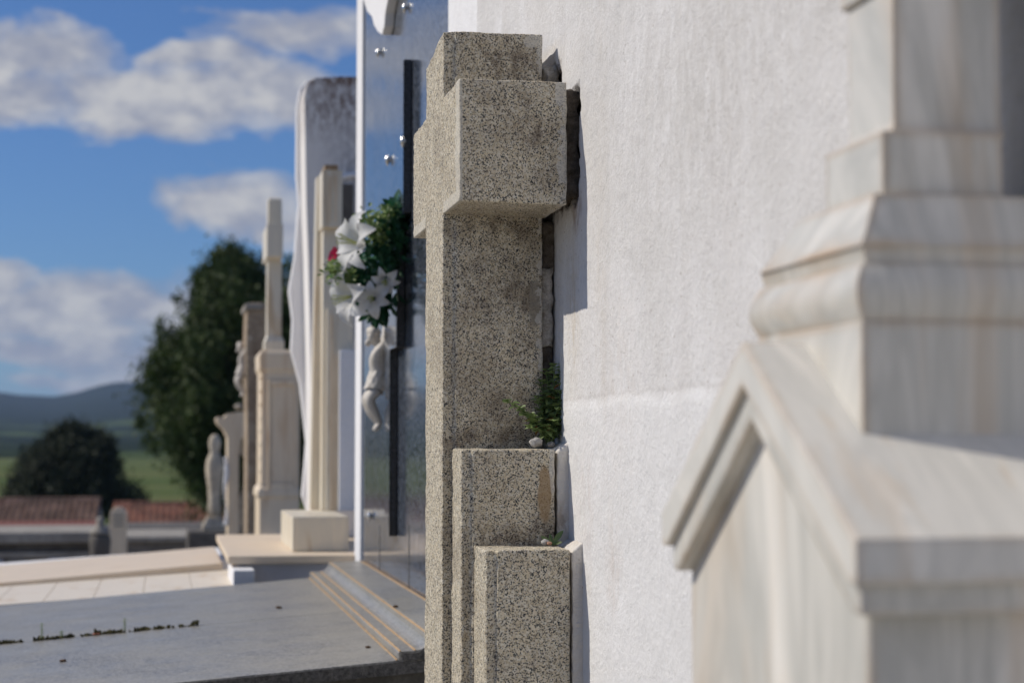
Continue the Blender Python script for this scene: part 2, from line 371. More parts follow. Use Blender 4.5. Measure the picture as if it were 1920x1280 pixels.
m_concd = mat_rough('dark_concrete', (.08, .072, .064), (.17, .155, .135), 3)
m_brownstone = mat_rough('brown_stained_stone', (.22, .15, .09), (.45, .36, .26), 9)
m_stone = mat_rough('lichened_stone', (.40, .34, .26), (.70, .61, .47), 9)
m_cast = mat_rough('pale_cast_resin', (.56, .51, .44), (.68, .63, .56), 30, .6, .2, .001)
m_debris = mat_rough('dry_debris', (.05, .03, .018), (.13, .07, .035), 80)
m_ochre = mat_rough('ochre_grout', (.42, .27, .14), (.52, .37, .22), 40)

def mat_marble(name, base, warm, vein, sc=(9, 1.6, .9), k=.8, warmk=.5, rough=.45, edge=.85):
    m, t, b, P = newmat(name)
    n = noise(t, P, 2.6, 6, .6, stretch=sc, dist=1.0)
    c = mix(t, M2(t, 'MULTIPLY', ramp(t, n, [(.36, 0), (.5, .7), (.58, .4), (.72, 1)]), k), base, vein)
    w = noise(t, P, 3.5, 4, .6, stretch=(sc[0]*.8, sc[1]*.8, sc[2]*.5), dist=.6)
    c = mix(t, M2(t, 'MULTIPLY', ramp(t, w, [(.56, 0), (.66, 1)]), warmk), c, warm)
    # worn arrises have taken a tan stain: compare the bevelled normal with the true one
    bv = N(t, 'ShaderNodeBevel', samples=6, i={'Radius': .011})
    gn = N(t, 'ShaderNodeNewGeometry')
    dp = N(t, 'ShaderNodeVectorMath', operation='DOT_PRODUCT', i={0: bv.outputs[0], 1: gn.outputs['True Normal']})
    em = ramp(t, dp.outputs['Value'], [(.86, 1), (.995, 0)])
    em = M2(t, 'MULTIPLY', em, ramp(t, noise(t, P, 14, 4, .6), [(.35, .15), (.6, 1)]))
    c = mix(t, M2(t, 'MULTIPLY', em, edge), c, tuple(k_*.8 for k_ in warm))
    gr = ramp(t, noise(t, P, 5, 6, .65), [(.5, 0), (.75, .25)]); c = mix(t, gr, c, tuple(k_*.72 for k_ in base))
    setin(t, b, 'Base Color', c); setin(t, b, 'Roughness', rough)
    bump(t, b, noise(t, P, 120, 3), .08, .001); return m
m_marble = mat_marble('veined_marble', (.80, .765, .70), (.58, .41, .25), (.27, .28, .255), k=.8, warmk=.36)
m_marble2 = mat_marble('veined_marble_slanting', (.79, .755, .69), (.60, .44, .28), (.42, .42, .39), (9, 2.0, 2.0), k=.66, warmk=.35)
m_cream = mat_marble('cream_marble', (.76, .68, .53), (.50, .37, .22), (.60, .56, .47), (6, 6, 1.0), .8, .8, edge=.5)
m_cream2 = mat_marble('pinkish_cream_marble', (.84, .69, .49), (.60, .41, .24), (.66, .54, .40), (6, 6, 1.0), .7, .6, edge=.5)
m_creamslab = mat_marble('cream_terrazzo', (.78, .64, .47), (.62, .46, .30), (.66, .56, .44), (2, 5, 3), .7, .5, edge=.3)
m_creamtile = mat_marble('off_white_tile', (.76, .68, .56), (.60, .46, .30), (.70, .63, .52), (6, 2, 3), .6, .6, edge=.3)

def mat_polish(name, dark, mid, rough, sc=220, dust=.0, dustc=(.3, .29, .26), var=1.0):
    m, t, b, P = newmat(name)
    v = N(t, 'ShaderNodeTexVoronoi', i={'Vector': P, 'Scale': sc}); s_ = N(t, 'ShaderNodeSeparateColor', i={0: v.outputs['Color']})
    c = mix(t, ramp(t, s_.outputs[0], [(.2, 0), (.8, 1)]), dark, mid)
    n = noise(t, P, 6, 5, .6)
    c = mix(t, M2(t, 'MULTIPLY', ramp(t, n, [(.34, .15), (.5, .7), (.62, 1)]), dust), c, dustc)
    setin(t, b, 'Base Color', c); 
    r = ramp(t, noise(t, P, 9, 5, .65), [(.3, max(rough-.05*var, .02)), (.7, rough+.10*var)])
    setin(t, b, 'Roughness', r); setin(t, b, 'IOR', 1.55)
    bump(t, b, noise(t, P, 20, 4), .03, .002)
    return m
m_panel = mat_polish('polished_blue_granite', (.012, .015, .022), (.13, .15, .19), .10, 150, .18, (.10, .12, .15), .6)
m_black = mat_polish('black_granite', (.008, .008, .01), (.05, .052, .058), .3, 400)
m_slab = mat_polish('dusty_grey_granite', (.12, .118, .112), (.31, .30, .28), .36, 260, .6, (.33, .31, .26))
m_slabedge = mat_rough('rough_granite_edge', (.035, .035, .035), (.15, .145, .14), 140, bmp=1)
m_slabbase = mat_rough('dark_base_granite', (.06, .056, .05), (.10, .095, .085), 30)
m, t, b, P = newmat('chrome_metal'); setin(t, b, 'Base Color', (.75, .74, .72)); setin(t, b, 'Metallic', 1.0); setin(t, b, 'Roughness', .22); m_chrome = m
def mat_leaf(name, a, bcol, rough=.5, trans=.0, sc=30):
    m, t, b, P = newmat(name)
    oi = N(t, 'ShaderNodeNewGeometry')
    c = mix(t, oi.outputs['Random Per Island'], a, bcol)
    c = mix(t, ramp(t, noise(t, P, sc, 3), [(.35, .4), (.6, 0)]), c, tuple(k*.6 for k in a))
    setin(t, b, 'Base Color', c); setin(t, b, 'Roughness', rough)
    if trans:
        tr = N(t, 'ShaderNodeBsdfTranslucent', i={0: c}); mx = N(t, 'ShaderNodeMixShader', i={0: trans, 1: b.outputs[0], 2: tr.outputs[0]})
        o = [n for n in t.nodes if n.type == 'OUTPUT_MATERIAL'][0]; t.links.new(mx.outputs[0], o.inputs[0])
    return m
m_weed = mat_leaf('weed_green', (.13, .20, .07), (.34, .45, .18), .5, .45, 90)
m_weedbrown = mat_leaf('withered_leaf', (.20, .10, .03), (.30, .16, .06), .7, .2, 90)
m_conifer = mat_leaf('conifer_green', (.032, .058, .012), (.095, .135, .030), .7, .15, .8)
m_oak = mat_leaf('dusky_green', (.020, .030, .014), (.045, .055, .025), .75, .15, .8)
m_bark = mat_rough('bark', (.06, .045, .03), (.14, .11, .08), 6)
m_flowerleaf = mat_leaf('fabric_leaf', (.015, .07, .03), (.03, .13, .06), .45, .2, 50)
m_lightleaf = mat_leaf('fabric_light_green', (.10, .20, .05), (.28, .36, .10), .5, .2, 50)
m_petal = mat_leaf('white_petal', (.80, .80, .80), (.84, .83, .80), .6, .35, 20)
m_pink = mat_leaf('pink_petal', (.62, .03, .12), (.75, .08, .20), .5, .25, 40)
m_stamen = mat_leaf('yellow_green', (.35, .40, .12), (.45, .45, .18))

# ---------------------------------------------------------------- ground, hills, fields
def ground_z(x, y):
    if y < 8: z = -1.0
    elif y < 20: z = -1.0 - (y-8)/12*1.0
    elif y < 70: z = -2.0 - (y-20)/50*3.2
    elif y < 600: z = -5.2 - (y-70)/530*.8
    else: z = -6.0
    return z
ys = [-60, -10, 0, 4, 8, 12, 16, 20, 30, 40, 55, 70, 100, 150, 220, 300, 420, 600, 900, 1500, 3000, 7000, 14000]
xs = [-9000, -4000, -1500, -600, -250, -100, -40, -15, -5, 0, 5, 15, 40, 100, 250, 600, 1500, 4000, 9000]
V = [(x, y, ground_z(x, y)) for y in ys for x in xs]; nx = len(xs)
Fc = [(j*nx+i, j*nx+i+1, (j+1)*nx+i+1, (j+1)*nx+i) for j in range(len(ys)-1) for i in range(nx-1)]
m, t, b, P = newmat('meadow')
sxyz = N(t, 'ShaderNodeSeparateXYZ', i={0: P})
gc_ = mix(t, ramp(t, noise(t, P, .02, 5), [(.4, 0), (.6, 1)]), (.10, .135, .055), (.15, .165, .075))
gc_ = mix(t, ramp(t, noise(t, P, .25, 5, stretch=(.3, 1, 1)), [(.45, 0), (.65, .5)]), gc_, (.06, .085, .03))
grav = mix(t, ramp(t, noise(t, P, 30, 5), [(.4, 0), (.6, 1)]), (.28, .25, .20), (.40, .36, .30))
k_ = ramp(t, M2(t, 'DIVIDE', sxyz.outputs[1], 60), [(.38, 0), (.5, 1)])
setin(t, b, 'Base Color', mix(t, k_, grav, gc_)); setin(t, b, 'Roughness', 1.0); setin(t, b, 'Specular IOR Level', 0.0)
tag(raw('ground', V, Fc, m), kind='structure')

sil = [(-2600, 760), (-1500, 735), (-900, 712), (-500, 742), (-200, 722), (-60, 728), (0, 735), (60, 741), (110, 743), (150, 735), (190, 722), (225, 715), (255, 716), (300, 726), (360, 722), (450, 738), (600, 730), (900, 715), (1500, 745), (2600, 760)]
def silh(px):
    for (a, ya), (b_, yb) in zip(sil, sil[1:]):
        if a <= px <= b_:
            k = (px-a)/(b_-a); k = k*k*(3-2*k); return ya + (yb-ya)*k
    return 760
def hill_mesh():
    V, Fc = [], []; na, nr = 260, 60
    for j in range(nr):
        tt = j/(nr-1); D = 620 + (4600-620)*tt**1.25
        for i in range(na):
            px = -2600 + 5200*i/(na-1); u = (px-310)/3500
            top = (830-silh(px))/3500
            prof = tt**1.5 if tt < .92 else 1
            # elevation of this terrace seen from the cemetery rises steadily to the crest
            e = -6.5/D*(1-prof) + top*prof if tt > 0 else -6.4/D
            n_ = mn.fractal(Vector((u*9, tt*5, 0)), 1, 2, 4)*.0022*tt*(1-tt)*3
            z = D*(e + n_)
            if tt > .92: z = D*top*(1 - (tt-.92)*2.2)
            V.append((u*D, D, z))
    for j in range(nr-1):
        for i in range(na-1): k = j*na+i; Fc.append((k, k+1, k+na+1, k+na))
    m, t, b, P = newmat('wooded_hillside')
    w = noise(t, P, .0045, 6, .6, stretch=(1, .45, 1))
    c = mix(t, ramp(t, w, [(.50, 0), (.58, 1)]), (.022, .032, .018), (.10, .14, .05))
    far = ramp(t, M2(t, 'DIVIDE', N(t, 'ShaderNodeSeparateXYZ', i={0: P}).outputs[1], 4600), [(.52, 0), (.64, 1)])
    c = mix(t, far, c, (.022, .032, .020))       # the upper slopes are closed woodland
    c = mix(t, ramp(t, noise(t, P, .03, 5), [(.4, .5), (.6, 0)]), c, (.012, .018, .010))
    setin(t, b, 'Base Color', c); setin(t, b, 'Roughness', 1.0); setin(t, b, 'Specular IOR Level', 0.0)
    tag(raw('hills', V, Fc, m, smooth=True), kind='structure')
hill_mesh()

# ---------------------------------------------------------------- the white wall
XW = .5175
def wall_mesh():
    V, Fc = [], []
    y0, y1, z0, z1 = .45, 3.17, -1.02, 2.3
    yy = [y0]
    while yy[-1] < y1: yy.append(yy[-1] + (.0045 if 2.0 < yy[-1] < 2.62 else .012))
    yy[-1] = y1; zz = []
    z = z0
    while z < z1: zz.append(z); z += .006 if -.1 < z < .56 else .012 if -.4 < z < .75 else .05
    for z in zz:
        for y in yy:
            rz = .053 + .006*mn.noise(Vector((y*6, 0, 3))) + .002*mn.noise(Vector((y*40, 0, 3)))
            k = min(max((rz - z)/.006, 0), 1)
            on = min(max((2.42-y)/.1, 0), 1)*min(max((y-1.2)/.4, 0), 1)
            x = XW - .0022*k*on + .0022*mn.noise(Vector((y*5, 7, z*4))) + .0007*mn.fractal(Vector((y*30, 1, z*30)), 1, 2, 3)
            x += .012*max(0, (y-3.10)/.07)**2
            # broken out hollows behind the near arm and behind the head of the shaft
            for (ya_, yb_, za_, zb_, dd) in ((YA0-.008, YN+.02, ZA0+.004, ZA1-.004, .016), (YN-.030, YN+.08, ZA1-.02, ZA1+.052, .014)):
                e = min((y-ya_)/.010, (yb_-y)/.010, (z-za_)/.020, (zb_-z)/.014) + 1.3*mn.fractal(Vector((y*45, 3, z*45)), 1, 2, 3)
                e = min(max(e, 0), 1); x += e*(dd + .007*mn.fractal(Vector((y*90, 9, z*90)), 1, 2, 3))
            V.append((x, y, z))
    n = len(yy)
    for j in range(len(zz)-1):
        for i in range(n-1): k = j*n+i; Fc.append((k, k+n, k+n+1, k+1))
    # returns: far end, top, back, so it is a solid wall
    def cap(a):
        V.append(a); return len(V)-1
    B = [cap(p) for p in ((.75, y0, z0), (.75, y1, z0), (.75, y1, zz[-1]), (.75, y0, zz[-1]))]
    top = [(len(zz)-1)*n+i for i in range(n)]; Fc.append(top + [B[2], B[3]])
    end = [j*n+n-1 for j in range(len(zz))]; Fc.append(end[::-1] + [B[1], B[2]][::1])
    nearr = [j*n for j in range(len(zz))]; Fc.append(nearr + [B[3], B[0]])
    Fc.append((B[0], B[3], B[2], B[1]))
    o = raw('white_wall', V, Fc, m_wall)
    for i, p in enumerate(o.data.polygons): p.use_smooth = i < (len(zz)-1)*(n-1)
    tag(o, 'long limewashed white wall with rough plaster, behind the speckled granite cross', 'wall')
wall_mesh()

# ---------------------------------------------------------------- the big granite cross
cross = thing('granite_cross', 'speckled tan granite cross with stepped base, in focus against the white wall', 'cross', (.43, (YN+YF)/2, -1.0))
ZT = atY(830, 58, YN).z; ZA1 = atY(860.5, 147, YA0).z; ZA0 = atY(860.5, 376, YA0).z
def lipped(x0, x1, yn, yf, lip=.0155, d=.0046, c=.0012):
    return [(x0, yn+d+c), (x0+c, yn+d), (x0+lip, yn+d), (x0+lip+.0012, yn), (x1, yn), (x1, yf), (x0+lip, yf), (x0+lip, yf-d), (x0, yf-d)]
s = MB().prism(lipped(XS, XB, YN, YF), 'z', -1.0, ZT)
for v in s.bm.verts:
    if v.co.z > 0 and v.co.y > (YN+YF)/2 and v.co.x < XS+.01: v.co.z -= .020
o = s.build('shaft', m_cross, cross); weathered(o, .0021, .0034, .028)
ch = .020
prof = [(XS, ZA1), (XB+.004, ZA1), (XB+.004, ZA0-.003), (XS, ZA0)]
for nm, a, b_ in (('arm', YA0, YN+.004), ('arm', YF-.004, YA1)):
    o = MB().prism(prof, 'y', a, b_).build(nm, m_cross, cross); weathered(o, .0021, .0034, .028)
# stepped base: each step a little further back from the face of the shaft and nearer the camera
X1 = atY(848.5, 840, YN).x; Y1 = atX(866, 843, X1).y; XB1 = atY(1040, 850, Y1).x; Z1 = atY(900, 843, Y1).z
X2 = atY(889.5, 1030, Y1).x; Y2 = atX(912, 1032, X2).y; XB2 = atY(1068, 1032, Y2).x; Z2 = atY(950, 1031, Y2).z
YC = (YN+YF)/2
def step(x0, x1, yn, zt, rise):
    s = MB().prism(lipped(x0, x1, yn, 2*YC-yn, .013), 'z', -1.0, zt)
    for v in s.bm.verts:
        if v.co.z > -.9: v.co.z += rise*min(max((v.co.y-yn)/.1, 0), 1)
    o = s.build('base_step', m_cross, cross); weathered(o, .0021, .0036, .028)
step(X1, XB1, Y1, Z1, .006); step(X2, XB2, Y2, Z2, .004)
print('CROSS', YN, YF, YA0, YA1, XB, ZT, ZA1, ZA0, X1, Y1, XB1, Z1, X2, Y2, XB2, Z2)

# plaster haunches and loose mortar between the cross and the wall
def haunch(label, x0, xh, yn, zt, slope, zb, run):
    # plan: a face flush with the step, then a feathered fillet running out along the wall towards the camera
    plan = [(x0, yn), (xh, yn), (xh+.004, yn-.010), (XW+.005, yn-run*.42), (XW+.004, yn+.12), (x0, yn+.12)]
    s = MB().prism(plan, 'z', zb, zt)
    for v in s.bm.verts:
        if v.co.z > zb+.01: v.co.z += slope*min(max((v.co.x-x0)/(XW-x0), 0), 1)
    o = s.build('plaster_fill', m_fill, None); weathered(o, .0025, .005, .03, 'fill'); tag(o, label, 'plaster fill'); return o
XH1 = atY(1073, 850, Y1+.003).x; XH2 = atY(1101, 1080, Y2+.003).x
haunch('white plaster packed between the upper base step and the wall, below the bushy weed', XB1+.0040, XH1, Y1+.003, Z1-.001, .013, -.2, .07)
haunch('cracked plaster packed between the lowest base step and the wall', XB2+.0040, XH2, Y2+.004, Z2-.003, .016, -1.0, .09)
def mortar(label, x0, x1, y0, y1, z0, z1, mat, seed, amp=.006):
    s = MB().box(x0, x1, y0, y1, z0, z1).dice(.006).rough(amp, 70, seed)
    o = s.build('mortar_lump', mat, None, smooth=True); tag(o, label, 'mortar'); return o
mortar('dark crumbling mortar in the gap behind the near arm of the cross', XB+.005, XW+.004, YA0+.014, YN, ZA0+.010, ZA1-.010, m_mortar, 1, .007)
mortar('crumbly grey mortar lumps behind the top of the shaft above the near arm', XB+.004, XW+.004, YN+.004, YN+.10, ZA1-.01, ZA1+.050, m_mortar2, 5, .010)
mortar('dark damp mortar joint behind the shaft, just below the near arm', XB+.001, XW+.001, YN+.012, YN+.1, ZA0-.075, ZA0-.008, m_mortar, 9, .005)
mortar('pale flaky mortar joint running down behind the shaft', XB-.001, XW-.004, YN+.008, YN+.1, .13, ZA0-.07, m_mortar2, 12, .0035)
mortar('black hollow mortar joint behind the middle of the shaft', XB-.001, XW-.003, YN+.015, YN+.1, .075, .135, m_mortar, 15, .005)
mortar('greyish mortar joint behind the bushy weed', XB-.001, XW-.003, YN+.008, YN+.1, Z1, .08, m_mortar2, 18, .004)

# pebbles on the steps
def pebble(px, py, Y, r, label, mat, seed):
    p = atY(px, py, Y); o = MB().blob(p, r, 3, .35, 2.2, (1.1, 1, .8), seed).build('pebble', mat, None, True); tag(o, label, 'pebble', 'pebbles on the cross steps'); return o
pebble(1005, 829, YN-.05, .0078, 'rough grey pebble on the upper step at the foot of the bushy weed', m_pebble, 3)
pebble(1033, 833, YN-.03, .0050, 'small flat chip of mortar beside the rough grey pebble', m_pebble, 8)
pebble(1022, 1016, Y1-.03, .0048, 'smooth bluish grey pebble on the lower step beside the leaf rosette', m_pebble, 5)
pebble(1030, 1018, Y1-.035, .0030, 'tiny orange pebble on the lower step', m_pebble2, 6)

# weeds
rnd = random.Random(3)
def weed():
    root = thing('bushy_weed', 'bushy green weed with small leaves growing on the upper step behind the grey pebble', 'weed', tuple(atY(1030, 826, YN-.03)))
    st, lf, br = MB(), MB(), MB()
    base = atY(1030, 832, YN-.02)
    tips = [(1040, 685, 0), (1022, 695, .01), (1052, 700, .0), (1012, 715, .02), (1050, 735, -.01), (1030, 730, .01), (1056, 770, .0), (1046, 760, -.015), (985, 775, -.02), (952, 752, -.03), (975, 765, -.02),
            (1000, 790, -.01), (1015, 770, .01), (1038, 790, -.02), (1024, 800, -.02), (990, 800, -.03), (1052, 800, -.01), (1005, 745, .01)]
    for (px, py, dy) in tips:
        tip = atY(px, py, YN-.02+dy); b0 = base + Vector((rnd.uniform(-.004, .006), rnd.uniform(-.006, .006), 0))
        mid = (b0+tip)/2 + Vector((rnd.uniform(-.006, .006)+.004, rnd.uniform(-.006, .006), .006))
        pts = [b0*(1-k)**2 + mid*2*k*(1-k) + tip*k*k for k in [i/9 for i in range(10)]]
        pts = [p + Vector((rnd.uniform(-1, 1), rnd.uniform(-1, 1), rnd.uniform(-1, 1)))*.0008 for p in pts]
        st.tube(pts, .0009, 5, .0005)
        L = (tip-b0).length; n = max(7, int(L/.0021))
        for i in range(n):
            k = .22 + .8*i/n; k = min(k, 1)
            p = b0*(1-k)**2 + mid*2*k*(1-k) + tip*k*k
            a = rnd.uniform(0, 6.28); d = Vector((math.cos(a), math.sin(a)*.8, rnd.uniform(-.2, .7)))
            sz = rnd.uniform(.008, .0145)*(1.1-.35*k)
            tgt = br if rnd.random() < .07 and k < .7 else lf
            tgt.leaf(p, d, Vector((rnd.uniform(-.5, .5), rnd.uniform(-.7, .3), 1)), sz, sz*.72, .2, rnd.uniform(-.1, .5))
        for q in range(5):
            a = q*1.26 + rnd.random(); lf.leaf(tip, Vector((math.cos(a), math.sin(a), .7)), Vector((0, 0, 1)), .0075, .0052, .2, .3)
    st.build('stem', m_weed, root); lf.build('leaves', m_weed, root, recalc=False); br.build('withered_leaves', m_weedbrown, root, recalc=False)
weed()
def sprout():
    p0 = atY(1036, 1021, Y1-.025)
    root = thing('seedling', 'tiny seedling with a rosette of four leaves on the lower step', 'weed', tuple(p0))
    for (px, py, w, dy) in ((1055, 992, .008, 0), (1015, 1003, .006, .0), (1030, 998, .005, .01), (1052, 1014, .005, -.012), (1022, 1012, .004, -.01)):
        q = atY(px, py, Y1-.025+dy); d = q-p0
        MB().leaf(p0, d, Vector((-.3, -.8, .6)), d.length, w, .15, .15).build('leaf', m_weed, root, recalc=False)
sprout()

# ---------------------------------------------------------------- marble pedestal and cross, close to the camera
YP = 1.137
ped = thing('marble_pedestal', 'blurred veined white marble pedestal with gabled top and cross shaft, close at the right edge', 'monument', (.45, YP, -1.0))
XG = .348
YE0 = atX(1604, 1010, XG).y; YE1 = atX(1240, 950, XG).y; YP = (YE0+YE1)/2
ZE = atY(1604, 1010, YE0).z; ZP = atY(1386, 640, YP).z; HE = YP-YE0
print('PED', YE0, YE1, YP, ZE, ZP)
def chevron(t_eave, inset, x0, x1, top=0):
    """gable band: roof line lowered by 'top', depth t, narrowed at the eaves by inset"""
    sl = (ZP-ZE)/HE; h = HE-inset
    zt = lambda d: ZP - top - sl*abs(d)
    return [(YP-h, zt(h)), (YP, zt(0)), (YP+h, zt(h)), (YP+h, zt(h)-t_eave), (YP, zt(0)-t_eave), (YP-h, zt(h)-t_eave)]
# roof body: full gable prism running back to the wall
def band(name, x0, mat, inset, top, t_, drop, bev=.0022):
    sl = (ZP-ZE)/HE; h = HE-inset
    z = lambda d: ZP-top-sl*abs(d)
    pts = [(YP-h, z(h)-t_), (YP-h, z(h)), (YP, z(0)), (YP+h, z(h)), (YP+h, z(h)-t_), (YP+h-drop, z(h)-t_), (YP, z(0)-t_-.004), (YP-h+drop, z(h)-t_)]
    o = MB().prism(pts, 'x', x0, XW-.0005-.0004*inset*100).bevel(bev, 2).build(name, mat, ped)
    return o
band('roof', XG, m_marble2, 0, 0, .0235, .012)
band('raking_cornice', XG+.0055, m_marble, .0085, .021, .0245, .012, .004)
# pediment wall and body below
BX = .3655
by0 = atX(1628, 1180, BX).y; by1 = atX(1297, 1100, BX).y
print('BODY', by0, by1)
sl = (ZP-ZE)/HE
zt = lambda y: ZP-.038-sl*abs(y-YP)
MB().prism([(by0, -1.0), (by1, -1.0), (by1, zt(by1)), (YP, zt(YP)), (by0, zt(by0))], 'x', BX, XW-.001).bevel(.0015, 1).build('body', m_marble, ped)
# plinth block on the roof
yb = YN
B0 = YP-.098
PX = atY(1617, 700, B0).x
zt0 = atY(1640, 600, B0).z
B1 = YP + .092
MB().box(PX, XW-.002, B0, B1, ZE+.01, zt0).bevel(.0016, 2).build('plinth_block', m_marble, ped)
# torus and mouldings: rings that bulge
tz = lambda py, Y: atY(1640, py, Y).z
z0_, z1_ = zt0, tz(492, B0-.006)
rr = []
for k in range(9):
    a = -math.pi/2 + math.pi*k/8; bul = .0055*math.cos(a) - .001
    rr.append((PX-bul, XW-.003, B0-bul, B1+bul, z0_+(z1_-z0_)*(k/8)))
MB().rings(rr).build('torus_moulding', m_marble, ped, 'auto')
z2_ = tz(455, B0); z3_ = tz(356, B0+.004)
MB().rings([(PX+.004, XW-.004, B0+.004, B1-.004, z1_-.0004), (PX+.0035, XW-.004, B0+.0035, B1-.0035, z1_+.004), (PX+.002, XW-.004, B0+.002, B1-.002, z2_-.001)]).build('fillet', m_marble, ped)
rr = []
for k in range(9):
    q = k/8; ins = .001 + .030*(q**.85) ; rr.append((PX+ins*.42, XW-.005, B0+ins*.35, B1-ins*1.55, z2_-.0012+(z3_-z2_)*q))
MB().rings(rr).build('cavetto', m_marble, ped, 'auto')
C0 = B0+.020; SXP = atY(1655, 300, C0).x; z4_ = tz(243, C0)
SR = atY(1880, 300, C0).x
C1 = atX(1548, 300, SXP).y
MB().box(SXP, SR, C0, C1, z3_-.001, z4_).bevel(.0016, 2).build('cross_foot', m_marble, ped)
D0 = C0+.010; DX = atY(1675, 120, D0).x; D1 = atX(1590, 120, DX).y; DR = atY(1876, 120, D0).x
s = MB().rings([(DX-.003, DR+.001, D0-.003, D1+.003, z4_-.001), (DX, DR, D0, D1, z4_+.007), (DX, DR, D0, D1, .44)])
s.bevel(.0014, 2).build('cross_shaft', m_marble, ped)
za = atX(1612, 8, DX).z
AX = DX
MB().box(AX-.004, DR+.003, D0-.004, D1+.003, za, za+.03).bevel(.0015, 1).build('collar', m_marble, ped)

# ---------------------------------------------------------------- polished granite headstone panel let into the far part of the wall
XPn = .5275
PY0 = atX(846, 30, XPn).y; PY1 = atX(681, 500, XPn).y
zfoot = -.335
hs = thing('granite_headstone', 'tall polished blue grey granite headstone panel reflecting the sky, behind the speckled cross', 'headstone', (XPn, (PY0+PY1)/2, zfoot))
def panel():
    o = MB().box(XPn, XPn+.021, PY0, PY1, zfoot-.02, 2.3).build('panel', m_panel, hs)
    for px in (712, 767):
        p = atX(px, 1000, XPn); MB().box(XPn-.0006, XPn+.001, p.y-.006, p.y+.006, zfoot, atX(px, 985, XPn).z).build('joint', m_slabbase, hs)
panel()
MB().box(.5215, .5495, 3.13, PY0, -1.0, 2.3).bevel(.003, 2).build('frame', m_white, hs)
bp = MB().box(.5195, .76, 3.175, 5.2, -1.0, 2.3)
PYE = atX(667, 500, .5225).y
MB().box(.5505, .75, 3.18, PYE, -1.02, 2.3).build('backing_wall', m_white, hs)
MB().box(.5225, .5495, PY1, PYE, -1.0, 2.3).bevel(.003, 2).build('frame', m_white, hs)
bp.bm.free()

# black granite stepped plaque on the panel
XK = XPn-.0185
def plaque():
    root = thing('granite_plaque', 'narrow black granite plaque with stepped edge, fixed to the polished panel behind the crucifix figure', 'plaque', (XPn, 4.0, .1))
    ya, yb_, yc = atX(757, 250, XK).y, atX(744, 600, XK).y, atX(731, 800, XK).y
    zt_ = atX(757, 112, XK).z; z1 = atX(757, 398, XK).z; z2 = atX(744, 650, XK).z; z3 = atX(731, 1005, XK).z
    far = ya+.36
    pts = [(ya, zt_), (ya, z1), (yb_, z1-.004), (yb_, z2), (yc, z2), (yc, z3), (far-.03, z3), (far-.03, z2), (far-.01, z2), (far-.01, z1), (far, z1), (far, zt_)]
    MB().prism(pts, 'x', XK, XPn-.0004).bevel(.0015, 1).build('plate', m_black, root)
    # polished face of the plate takes the same stone as the panel
    q = [(a + (.003 if a < 4.05 else -.003), b+(0 if b < .5 else -.003)) for a, b in pts]
    MB().prism(q, 'x', XK-.0015, XK-.0002).build('polished_face', m_panel, root)
    return ya, yb_, yc
ya, yb_, yc = plaque()

# studs
def stud_mb(c):
    s = MB(); s.lathe([(.006, 0), (.006, -.002), (.003, -.003), (.003, -.006)], (0, 0, 0), 14, axis='x')
    s.lathe([(.0012, -.019), (.0055, -.009), (.0078, -.001), (.0068, .005), (.0040, .008), (.0038, .011), (.0015, .013)], (-.0075, 0, 0), 14)
    return s
base = None
for (px, py, lab) in ((752, 14, 'chrome stud beside the white marble ornament, the nearer of the upper two'), (703, 98, 'chrome stud below the white marble ornament, the farther of the upper two'),
                      (748, 264, 'chrome stud close beside the black plaque edge, nearer of the middle two'), (720, 299, 'chrome stud above the flowers, farther of the middle two'), (687, 966, 'chrome stud low on the panel near its far bottom corner')):
    xx = XPn-.020 if py > 200 and py < 400 else XPn
    p = atX(px, py, (XK-.0015 if 200 < py < 400 else XPn)-.014)
    loc = Vector((XK-.0015 if 200 < py < 400 else XPn-.0002, p.y, p.z))
    if base is None: o = stud_mb(None).build('metal_stud', m_chrome, None, True); base = o
    else: o = base.copy(); C.objects.link(o)
    o.scale = (.8, .8, .8); o.location = loc; tag(o, lab, 'stud', 'chrome studs on the granite panel')

# white marble ornament at the top of the panel
def ornament():
    px_l = [(684, -60), (684, 8), (690, 22), (698, 34), (702, 50), (712, 64), (720, 66)]
    pts = []
    Xo = XPn-.024
    for px, py in ((679, -200), (681, 0), (688, 22), (697, 32), (701, 48), (708, 60), (716, 66), (720, 50), (722, 25), (727, 0), (732, -30), (736, -200)):
        p = atX(px, py, Xo); pts.append((p.y, p.z))
    root = thing('marble_ornament', 'white marble ornament with a curved pointed lower tip, high on the granite panel', 'ornament', (XPn, pts[6][0], pts[6][1]))
    MB().prism(pts, 'x', Xo, XPn-.0003).bevel(.0025, 2).build('relief', m_white, root)
ornament()

